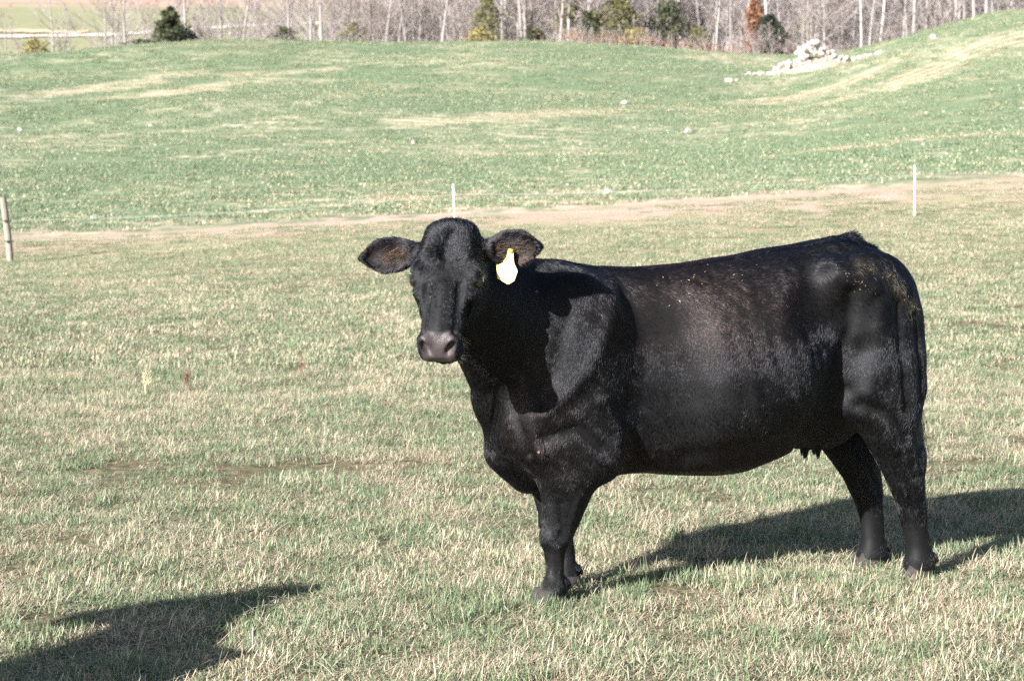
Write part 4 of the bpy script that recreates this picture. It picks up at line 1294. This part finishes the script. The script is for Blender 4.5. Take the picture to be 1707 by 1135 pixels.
    hair_object('forelock', P[pk] + rng.normal(0, .002, (n, 3)), unitn(D[pk] * np.cos(aa)[:, None] + Bk * np.sin(aa)[:, None]), Nn[pk], .014 + .014 * rng.random(n), .22 + .32 * hs, np.full(n, .0006), np.full((n, 3), .006) * rng.uniform(.6, 2.2, (n, 1)), M_HAIR, root, .85, 5)
    # ---- tuft of the tail
    n = 1500
    r0 = np.stack([1.625 + rng.normal(0, .012, n), .005 + rng.normal(0, .014, n), rng.uniform(.62, .86, n)], 1); r0[:, 0] += (.86 - r0[:, 2]) * .22 - .062
    dd = unitn(np.stack([.16 + rng.normal(0, .06, n), rng.normal(0, .07, n), -np.ones(n)], 1))
    nn = unitn(np.stack([rng.normal(0, 1, n), rng.normal(0, 1, n), np.zeros(n)], 1))
    hair_object('tail_tuft', r0, dd, nn, np.minimum(rng.uniform(.14, .30, n), r0[:, 2] - .44), np.abs(rng.normal(.0, .08, n)), np.full(n, .0011), np.full((n, 3), .010) * rng.uniform(.6, 1.6, (n, 1)), M_HAIR, root, .9, 6)
    # ---- whiskers, lashes and the long hairs in the ears
    RT, DI, LE, TI, RD = [], [], [], [], []
    for mm in (-1, 1):
        for i in range(46):
            p = hp.at(rng.uniform(.40, .48), rng.uniform(-.15, -.08), mm * rng.uniform(.055, .07)); RT.append(p)
            DI.append(unit(hp.c * mm * 1. + hp.a * rng.uniform(-.2, .6) + hp.b * rng.uniform(-.6, .2))); LE.append(rng.uniform(.015, .04)); TI.append([.22] * 3 if rng.random() < .6 else [.04] * 3); RD.append(.0005)
        for i in range(26):
            p = hp.at(.186 + rng.uniform(-.004, .006), -.048 + rng.uniform(-.02, .02), mm * .124); RT.append(p)
            DI.append(unit(hp.c * mm + hp.a * rng.uniform(-.3, .5) + hp.b * rng.uniform(-.1, .6))); LE.append(rng.uniform(.018, .03)); TI.append([.02] * 3); RD.append(.0008)
    for (r1, e, f2, cx), up in ((hp.ear_l, 0), (hp.ear_r, 0)):
        for i in range(260):
            x = rng.uniform(.04, .17); c_ = rng.normal(0, .02)
            p = r1 + e * x + cx * c_ + f2 * .002; RT.append(p)
            DI.append(unit(e * 1. + f2 * rng.uniform(.15, .5) + cx * rng.normal(-.15, .35))); LE.append(rng.uniform(.02, .05))
            kk = rng.random(); kk = kk ** 3; TI.append([.15 * kk + .006, .075 * kk + .0055, .04 * kk + .005]); RD.append(.0006)
    RT, DI = np.array(RT), np.array(DI); n = len(RT)
    hair_object('whiskers', RT, DI, np.tile(np.array([0, 0, 1.]), (n, 1)), np.array(LE), np.full(n, .02), np.array(RD), np.array(TI), M_HAIR, root)
    return root, V, Q, VN, pick


hp = HeadPose(in_herd((-.222, 6.74, 1.458)), R_(10), R_(56))
NH = 420000
COW, CV_, CQ_, CN_, _ = make_cow(COW_AT, YAW_OBJ, hp, .0066, NH, 'black cow with a yellow ear tag standing in the pasture facing the camera')

# dried mud caked on the rump, bits of straw along the back
M_MUD = plain('dried_mud', (.215, .145, .085), .95, .1, .45, 60, .6)
M_STRAW = plain('straw', (.62, .52, .34), .85, .2, .2, 40)


def flakes(name, sel_fn, n, lo, hi, m, seed, lift=.010, thin=.5, aniso=1.):
    r_ = np.random.default_rng(seed)
    s, t, z = CV_.T
    w_ = sel_fn(s, t, z) * (CN_[:, 1] < .25)
    idx = r_.choice(len(CV_), n, p=w_ / w_.sum())
    V, F = [], []
    for i in idx:
        c_ = Vector(CV_[i] + r_.normal(0, .007, 3)); nn = Vector(CN_[i]); c_ += nn * (lift + r_.random() * .006)
        u_ = nn.orthogonal().normalized(); a_ = r_.random() * 6.28
        uu = u_ * math.cos(a_) + nn.cross(u_) * math.sin(a_); vv = nn.cross(uu)
        sz = lo + (hi - lo) * r_.random() ** 2; base = len(V); k = 6
        for ring, (h, q) in enumerate(((0, 1.), (thin, .75))):
            for j in range(k):
                g_ = 6.283 * j / k; rj = sz * q * r_.uniform(.6, 1.15)
                V.append(c_ + uu * math.cos(g_) * rj * aniso + vv * math.sin(g_) * rj / aniso + nn * (h * sz - .002))
        for j in range(k): F.append((base + j, base + (j + 1) % k, base + k + (j + 1) % k, base + k + j))
        F.append(tuple(base + k + j for j in range(k)))
    o = link(name, mesh_py(name, V, F, m), COW); o['kind'] = 'stuff'
    return o


def near_line(pts, w):
    def f(s, t, z):
        best = np.full(len(s), 9.)
        for (a0, a1), (b0, b1) in zip(pts[:-1], pts[1:]):
            vx, vz = b0 - a0, b1 - a1
            h = np.clip(((s - a0) * vx + (z - a1) * vz) / (vx * vx + vz * vz), 0, 1)
            best = np.minimum(best, np.hypot(s - a0 - h * vx, z - a1 - h * vz))
        return np.exp(-(best / w) ** 2) * (t < .02) + 1e-12
    return f


flakes('dried_mud', near_line(MUDLINE, .016), 110, .0008, .0038, M_MUD, 5, .001, .15, 1.5)
flakes('mud_crumbs', near_line([(1.14, 1.250), (1.19, 1.215), (1.23, 1.185)], .014), 30, .0010, .0038, M_MUD, 6, .0025, .2, 1.7)
flakes('straw_bits', near_line([(.38, 1.22), (.60, 1.22), (.75, 1.22)], .06), 20, .0012, .0028, M_STRAW, 8, .010, .3, 2.6)
flakes('burr', near_line([(-.118, .61), (-.117, .611)], .006), 1, .0065, .007, M_MUD, 9, .014)

# ------------------------------------------------------------------ ear tag
M_TAG = plain('yellow_tag_plastic', (.80, .70, .26), .45, .4, .03, 20)
M_TAGDK = plain('yellow_stud_plastic', (.72, .58, .06), .4, .4, .03, 20)
r0, e_, f_, x_ = hp.ear_l
el = r0 + e_ * .118 + f_ * .030 - np.array([0, 0, .006])
tag_at = COW_AT + np.array([.016, 0, 0]) + el[0] * U2 + el[1] * N2 + np.array([0, 0, el[2]])
OUTL = [(.004, .008), (-.005, .008), (-.009, 0), (-.0095, -.012), (-.013, -.026), (-.021, -.037), (-.047, -.050), (-.0515, -.062), (-.049, -.098), (-.012, -.118), (-.006, -.118), (.014, -.106), (.026, -.074), (.025, -.066), (.014, -.044), (.010, -.022), (.010, 0)]
o = empty('ear_tag', tag_at, 0)
tag(o, 'pale yellow plastic ear tag hanging from the left ear of the black cow', 'ear tag')


def plate(name, outl, th, m, parent):
    bm = bmesh.new()
    f = bm.faces.new([bm.verts.new((x, 0, z)) for x, z in outl])
    ex = bmesh.ops.extrude_face_region(bm, geom=[f])
    for v in ex['geom']:
        if isinstance(v, bmesh.types.BMVert): v.co.y += th
    bmesh.ops.recalc_face_normals(bm, faces=bm.faces)
    bmesh.ops.bevel(bm, geom=[e for e in bm.edges if abs(e.verts[0].co.y - e.verts[1].co.y) < 1e-6], offset=.0006, segments=1, affect='EDGES')
    for v in bm.verts: v.co.y += (v.co.z + .05) ** 2 * 1.2
    me = bpy.data.meshes.new(name); bm.to_mesh(me); bm.free(); me.materials.append(m)
    return link(name, me, parent)


fr = plate('front_panel', OUTL, .0018, M_TAG, o); fr.rotation_euler = (R_(-4), 0, R_(-14))
bk = plate('back_panel', [(x * .96 - .003, z * .96) for x, z in OUTL], .0018, M_TAGDK, o); bk.location = (-.002, .012, .001); bk.rotation_euler = (R_(2), R_(3), R_(-22))
V, F = [], []
tube(V, F, [(0, -.004, 0), (0, .0, 0), (0, .03, 0)], [.007, .008, .004], 10)
link('stud', mesh_py('stud', V, F, M_TAGDK, True), o)

# a second cow of the herd stands in front of the camera's left, outside the picture; its shadow falls into the lower left corner
COW2 = copy_tree(COW)
COW2.location = (-2.88, 4.46, 0); COW2.rotation_euler = (0, 0, math.atan2(-SUN_TRAVEL.y, -SUN_TRAVEL.x) + R_(15))
tag(COW2, 'second black cow, without ear tag, whose shadow falls across the lower left corner')
# ------------------------------------------------------------------ grass
def blade_material():
    m, nt, out = mat('pasture_grass'); b = NB(nt)
    at = b.n('ShaderNodeAttribute', attribute_name='blade').outputs['Color']
    sp = b.n('ShaderNodeSeparateColor'); b.put(sp.inputs[0], at)
    P = b.n('ShaderNodeNewGeometry').outputs['Position']
    big = b.noise(P, .55, 4, .6); sm = b.noise(P, 3.2, 3, .6)
    thr = b.math('ADD', b.math('MULTIPLY', b.step(big, .34, .66), .30), b.math('MULTIPLY', b.step(sm, .34, .66), .40))
    thr = b.math('ADD', thr, .14)
    dry = b.step(b.math('SUBTRACT', sp.outputs[0], thr), -.05, .06)
    g = b.mix(sp.outputs[1], (.095, .145, .062, 1), (.25, .305, .165, 1))
    g = b.mix(b.math('MULTIPLY', sp.outputs[2], .40), g, (.17, .235, .17, 1))
    s = b.mix(sp.outputs[1], (.33, .27, .17, 1), (.70, .62, .47, 1))
    s = b.mix(b.math('MULTIPLY', sp.outputs[2], .40), s, (.55, .43, .335, 1))
    c = b.mix(dry, g, s)
    p = principled(b, out, c, .55, .25)
    tr = b.n('ShaderNodeBsdfTranslucent'); b.put(tr.inputs[0], c)
    mx = b.n('ShaderNodeMixShader'); mx.inputs[0].default_value = .25
    nt.links.new(p.outputs[0], mx.inputs[1]); nt.links.new(tr.outputs[0], mx.inputs[2]); nt.links.new(mx.outputs[0], out.inputs[0])
    return m


def crop_material():
    m, nt, out = mat('cereal_blades'); b = NB(nt)
    at = b.n('ShaderNodeAttribute', attribute_name='blade').outputs['Color']
    sp = b.n('ShaderNodeSeparateColor'); b.put(sp.inputs[0], at)
    g = b.mix(sp.outputs[1], (.108, .156, .087, 1), (.172, .222, .135, 1))
    s = b.mix(sp.outputs[1], (.42, .34, .22, 1), (.66, .57, .42, 1))
    c = b.mix(b.step(sp.outputs[0], .49, .51), g, s)
    principled(b, out, c, .6, .2)
    return m


M_GRASS = blade_material(); M_CROP = crop_material()


def tuft_mesh(seed, n, rad, hlo, hhi, wd, dry, lean=.5, flat=.3):
    """blades on a disc; 'dry' is the share ranked as straw, those lie flatter"""
    r = np.random.default_rng(seed)
    q = r.random(n) * 6.283; rr = rad * np.sqrt(r.random(n))
    # blades gather in little clumps
    nc = max(3, n // 14); cq = r.random(nc) * 6.283; cr = rad * np.sqrt(r.random(nc)); ci = r.integers(0, nc, n)
    base = np.stack([np.cos(q) * rr, np.sin(q) * rr], 1) * .45 + np.stack([np.cos(cq[ci]) * cr[ci], np.sin(cq[ci]) * cr[ci]], 1) * .75 + r.normal(0, .012, (n, 2))
    rank = r.random(n)
    isdry = rank < dry
    h = r.uniform(hlo, hhi, n) * (.55 + .45 * r.random(nc)[ci])
    tilt = np.where(isdry, np.clip(r.normal(1.05, .35, n), .2, 1.5), np.abs(r.normal(0, lean, n)))
    az = r.random(n) * 6.283
    dx, dy = np.cos(az), np.sin(az)
    sx, sy = -dy, dx
    curve = r.uniform(.1, 1.3, n)
    w = wd * r.uniform(.6, 1.3, n)
    V = []; lev = [0, .45, .8, 1.]; ww = [1., .9, .6, .0]
    for L, wl in zip(lev, ww):
        a_ = tilt + curve * L
        # arc position
        out_ = h * L * np.sin(tilt + curve * L * .5); up = h * L * np.cos(np.minimum(tilt + curve * L * .5, 1.56))
        cx = base[:, 0] + dx * out_; cy = base[:, 1] + dy * out_; cz = up - .004 + np.where(isdry, r.random(n) * .012 * (L == 0) + .006, 0)
        if wl > 0:
            V.append(np.stack([cx - sx * w * wl / 2, cy - sy * w * wl / 2, cz], 1)); V.append(np.stack([cx + sx * w * wl / 2, cy + sy * w * wl / 2, cz], 1))
        else:
            V.append(np.stack([cx, cy, cz], 1))
    V = np.stack(V, 1)                      # n,7,3
    o = np.arange(n)[:, None] * 7
    quads = np.concatenate([o + np.array([0, 1, 3, 2]), o + np.array([2, 3, 5, 4])])
    tris = o + np.array([4, 5, 6])
    me = bpy.data.meshes.new('grass_tuft')
    me.vertices.add(n * 7); me.vertices.foreach_set('co', np.ascontiguousarray(V, np.float32).ravel())
    loops = np.concatenate([quads.ravel(), tris.ravel()]).astype(np.int32)
    me.loops.add(len(loops)); me.loops.foreach_set('vertex_index', loops)
    nq, ntr = len(quads), len(tris)
    me.polygons.add(nq + ntr)
    me.polygons.foreach_set('loop_start', np.concatenate([np.arange(nq) * 4, nq * 4 + np.arange(ntr) * 3]).astype(np.int32))
    me.update(calc_edges=True)
    rk_ = np.where(isdry, .62 + .38 * r.random(n), .55 * r.random(n))
    col = np.stack([np.repeat(rk_, 7), np.repeat(r.random(n), 7), np.repeat(r.random(n), 7), np.ones(n * 7)], 1)
    a = me.attributes.new('blade', 'FLOAT_COLOR', 'POINT'); a.data.foreach_set('color', np.ascontiguousarray(col, np.float32).ravel())
    return me


def tuft_set(name, specs, m):
    c = bpy.data.collections.new(name)
    for i, sp_ in enumerate(specs):
        me = tuft_mesh(*sp_); me.materials.append(m)
        c.objects.link(bpy.data.objects.new('tuft_%02d' % i, me))
    return c


def scatter(name, label, cat, P, rot, scl, idx, coll):
    me = bpy.data.meshes.new(name); me.vertices.add(len(P)); me.vertices.foreach_set('co', np.ascontiguousarray(P, np.float32).ravel())
    a = me.attributes.new('turn', 'FLOAT_VECTOR', 'POINT'); a.data.foreach_set('vector', np.ascontiguousarray(rot, np.float32).ravel())
    a = me.attributes.new('size', 'FLOAT_VECTOR', 'POINT'); a.data.foreach_set('vector', np.ascontiguousarray(scl, np.float32).ravel())
    a = me.attributes.new('sort', 'INT', 'POINT'); a.data.foreach_set('value', np.ascontiguousarray(idx, np.int32))
    ng = bpy.data.node_groups.new(name, 'GeometryNodeTree')
    ng.interface.new_socket('Geometry', in_out='INPUT', socket_type='NodeSocketGeometry')
    ng.interface.new_socket('Geometry', in_out='OUTPUT', socket_type='NodeSocketGeometry')
    gi = ng.nodes.new('NodeGroupInput'); go = ng.nodes.new('NodeGroupOutput')
    ip = ng.nodes.new('GeometryNodeInstanceOnPoints'); ci = ng.nodes.new('GeometryNodeCollectionInfo')
    ci.inputs['Collection'].default_value = coll; ci.inputs['Separate Children'].default_value = True; ci.inputs['Reset Children'].default_value = True
    def na(t, nm):
        x = ng.nodes.new('GeometryNodeInputNamedAttribute'); x.data_type = t; x.inputs['Name'].default_value = nm
        return x.outputs['Attribute']
    L = ng.links
    L.new(gi.outputs[0], ip.inputs['Points']); L.new(ci.outputs[0], ip.inputs['Instance']); ip.inputs['Pick Instance'].default_value = True
    L.new(na('INT', 'sort'), ip.inputs['Instance Index'])
    e2r = ng.nodes.new('FunctionNodeEulerToRotation'); L.new(na('FLOAT_VECTOR', 'turn'), e2r.inputs[0]); L.new(e2r.outputs[0], ip.inputs['Rotation'])
    L.new(na('FLOAT_VECTOR', 'size'), ip.inputs['Scale'])
    L.new(ip.outputs[0], go.inputs[0])
    o = link(name, me); md = o.modifiers.new('scatter', 'NODES'); md.node_group = ng
    tag(o, label, cat, None, 'stuff')
    return o


def wedge(y0, y1, per, slope=.33, pad=1.2):
    """random points over what the camera and a step to its side can see"""
    n = int(per * ((slope * (y0 + y1) + 2 * pad) * (y1 - y0)))
    y = rng.uniform(y0, y1, n * 2); x = rng.uniform(-1, 1, n * 2) * (slope * y1 + pad)
    k = np.abs(x) < slope * y + pad
    return x[k], y[k]


NEAR = tuft_set('near_tufts', [(300 + i, 520, .21, .022, .066, .0029, .42, .85) for i in range(6)] + [(320 + i, 440, .20, .025, .076, .0031, .18, .85) for i in range(3)]
                + [(330 + i, 420, .22, .03, .085,   .0027, .86, .9) for i in range(3)] + [(340 + i, 60, .055, .06, .135, .0036, .10, .55) for i in range(3)]
                + [(350 + i, 14, .20, .10, .24, .0030, 1.0, .9) for i in range(3)], M_GRASS)
FAR = tuft_set('far_tufts', [(400 + i, 300, .33, .025, .068, .0062, .45, .65) for i in range(4)] + [(420 + i, 260, .33, .03, .076, .0062, .22, .65) for i in range(2)] + [(430 + i, 290, .33, .03, .08, .0058, .90, .7) for i in range(2)], M_GRASS)
CROP = tuft_set('crop_tufts', [(500 + i, 150, .6, .05, .11, .016, 0., .5) for i in range(4)] + [(510 + i, 110, .55, .05, .13, .016, 1., .5) for i in range(3)], M_CROP)


def put_grass(name, label, rngs, coll, kinds, bare=.0):
    PX, PY = [], []
    for a_ in rngs:
        x, y = wedge(*a_); PX.append(x); PY.append(y)
    x, y = np.concatenate(PX), np.concatenate(PY)
    w1 = wob(np.stack([x, y, 0 * x], 1), 1.1, 11); w2 = wob(np.stack([x, y, 0 * x], 1), 3.1, 12)
    u_ = rng.random(len(x)) + .22 * w1 + .12 * w2
    idx = np.select([u_ < kinds[0][0], u_ < kinds[1][0]], [rng.integers(*kinds[0][1], len(x)), rng.integers(*kinds[1][1], len(x))], rng.integers(*kinds[2][1], len(x)))
    keep = rng.random(len(x)) > bare * np.clip((w2 * .7 + w1 * .6 - .55) * 4, 0, 1)
    w3 = wob(np.stack([x, y, 0 * x], 1), .8, 13)
    keep &= (y < 41.0 + 1.5 * w1 + 1.2 * w3) | ((rng.random(len(x)) < .55 + .4 * w3) & (y < STRIP_Y))
    x, y, idx = x[keep], y[keep], idx[keep]
    w1 = w1[keep]
    n = len(x)
    P = np.stack([x, y, ground(x, y)], 1)
    rot = np.stack([rng.normal(0, .04, n), rng.normal(0, .04, n), rng.random(n) * 6.283], 1)
    sc_ = rng.uniform(.8, 1.2, (n, 1)) * np.array([[1, 1, 1]]); sc_[:, 2] *= (1 - .22 * w1) * rng.choice([.6, .8, 1., 1.2, 1.4], n)
    scatter(name, label, 'grass', P, rot, sc_, idx, coll)
    return n


n1 = put_grass('grass', 'short pasture grass, green blades mixed with straw, round the cow', [(4.4, 9, 29, .33, 1.4), (9, 15.5, 24)], NEAR, [(.62, (0, 6)), (.80, (9, 12)), (9, (6, 9))], .45)
# taller fresh tufts
x, y = wedge(4.6, 13, 6.); n = len(x)
xt = np.concatenate([x, rng.normal(1.0, .28, 46), rng.normal(.14, .12, 13), rng.normal(1.62, .16, 5), rng.normal(.5, .4, 20)]); yt = np.concatenate([y, rng.normal(7.35, .10, 46), rng.normal(6.93, .05, 13), rng.normal(7.42, .06, 5), rng.normal(7.15, .12, 20)])
n = len(xt)
scatter('grass_tufts', 'taller fresh green grass tufts standing out of the pasture', 'grass', np.stack([xt, yt, ground(xt, yt)], 1), np.stack([rng.normal(0, .1, n), rng.normal(0, .1, n), rng.random(n) * 6.28], 1),
        np.repeat(rng.uniform(.4, 1.05, (n, 1)), 3, 1), rng.integers(12, 15, n), NEAR)
x, y = wedge(4.6, 14, 7.); n = len(x)
scatter('straw_litter', 'long pale straws lying loose on the pasture grass', 'straw', np.stack([x, y, ground(x, y) + .012], 1), np.stack([rng.normal(0, .08, n), rng.normal(0, .08, n), rng.random(n) * 6.28], 1),
        rng.uniform(.6, 1.1, (n, 1)) * np.array([[1, 1, .55]]), rng.integers(15, 18, n), NEAR)
n2 = put_grass('pasture_grass', 'short mixed green and straw coloured grass of the pasture beyond the cow', [(15.5, 25, 14), (25, 44.5, 9, .33, 2.)], FAR, [(.60, (0, 4)), (.78, (6, 8)), (9, (4, 6))], .4)
# the young crop, thinning with distance
PX, PY = [], []
for a_ in ((46.5, 75, 2.2, .33, 3), (75, 130, 1.0, .33, 3), (130, 205, .5, .32, 3)):
    x, y = wedge(*a_); PX.append(x); PY.append(y)
x, y = np.concatenate(PX), np.concatenate(PY)
w1 = wob(np.stack([x, y, 0 * x], 1), .35, 21) + .6 * wob(np.stack([x, y, 0 * x], 1), 1.1, 22)
inband = np.zeros(len(x), bool)
for bx0, by0, bx1, by1, hw in BANDS:
    L_ = math.hypot(bx1 - bx0, by1 - by0); ux, uy = (bx1 - bx0) / L_, (by1 - by0) / L_
    al = (x - bx0) * ux + (y - by0) * uy; ac = np.abs((y - by0) * ux - (x - bx0) * uy + .5 * hw * w1)
    inband |= (al > 0) & (al < L_) & (ac < hw * .8) & (rng.random(len(x)) < .62 + .4 * w1)
idx = np.where(inband | (rng.random(len(x)) + .28 * w1 - .25 * np.clip((60 - y) / 14, 0, 1) < .16), rng.integers(4, 7, len(x)), rng.integers(0, 4, len(x)))
n = len(x)
scatter('crop_blades', 'young green cereal blades and pale stubble covering the field', 'crop', np.stack([x, y, ground(x, y)], 1), np.stack([np.zeros(n), np.zeros(n), rng.random(n) * 6.28], 1), np.repeat(rng.uniform(.8, 1.3, (n, 1)) * (1 + .5 * np.clip((y[:, None] - 75) / 80, 0, 1)), 3, 1), idx, CROP)
n = len(WOOD_P)
scatter('wood', 'grey mass of bare trees deep in the wood behind the front rows', 'wood', np.stack([WOOD_P[:, 0], WOOD_P[:, 1], ground(WOOD_P[:, 0], WOOD_P[:, 1])], 1), np.stack([np.zeros(n), np.zeros(n), rng.random(n) * 6.28], 1), np.repeat(rng.uniform(.7, 1.2, (n, 1)), 3, 1), rng.integers(0, 7, n), WOODC)
print('built in', round(time.time() - T0, 1), 's; grass', n1, n2, n)
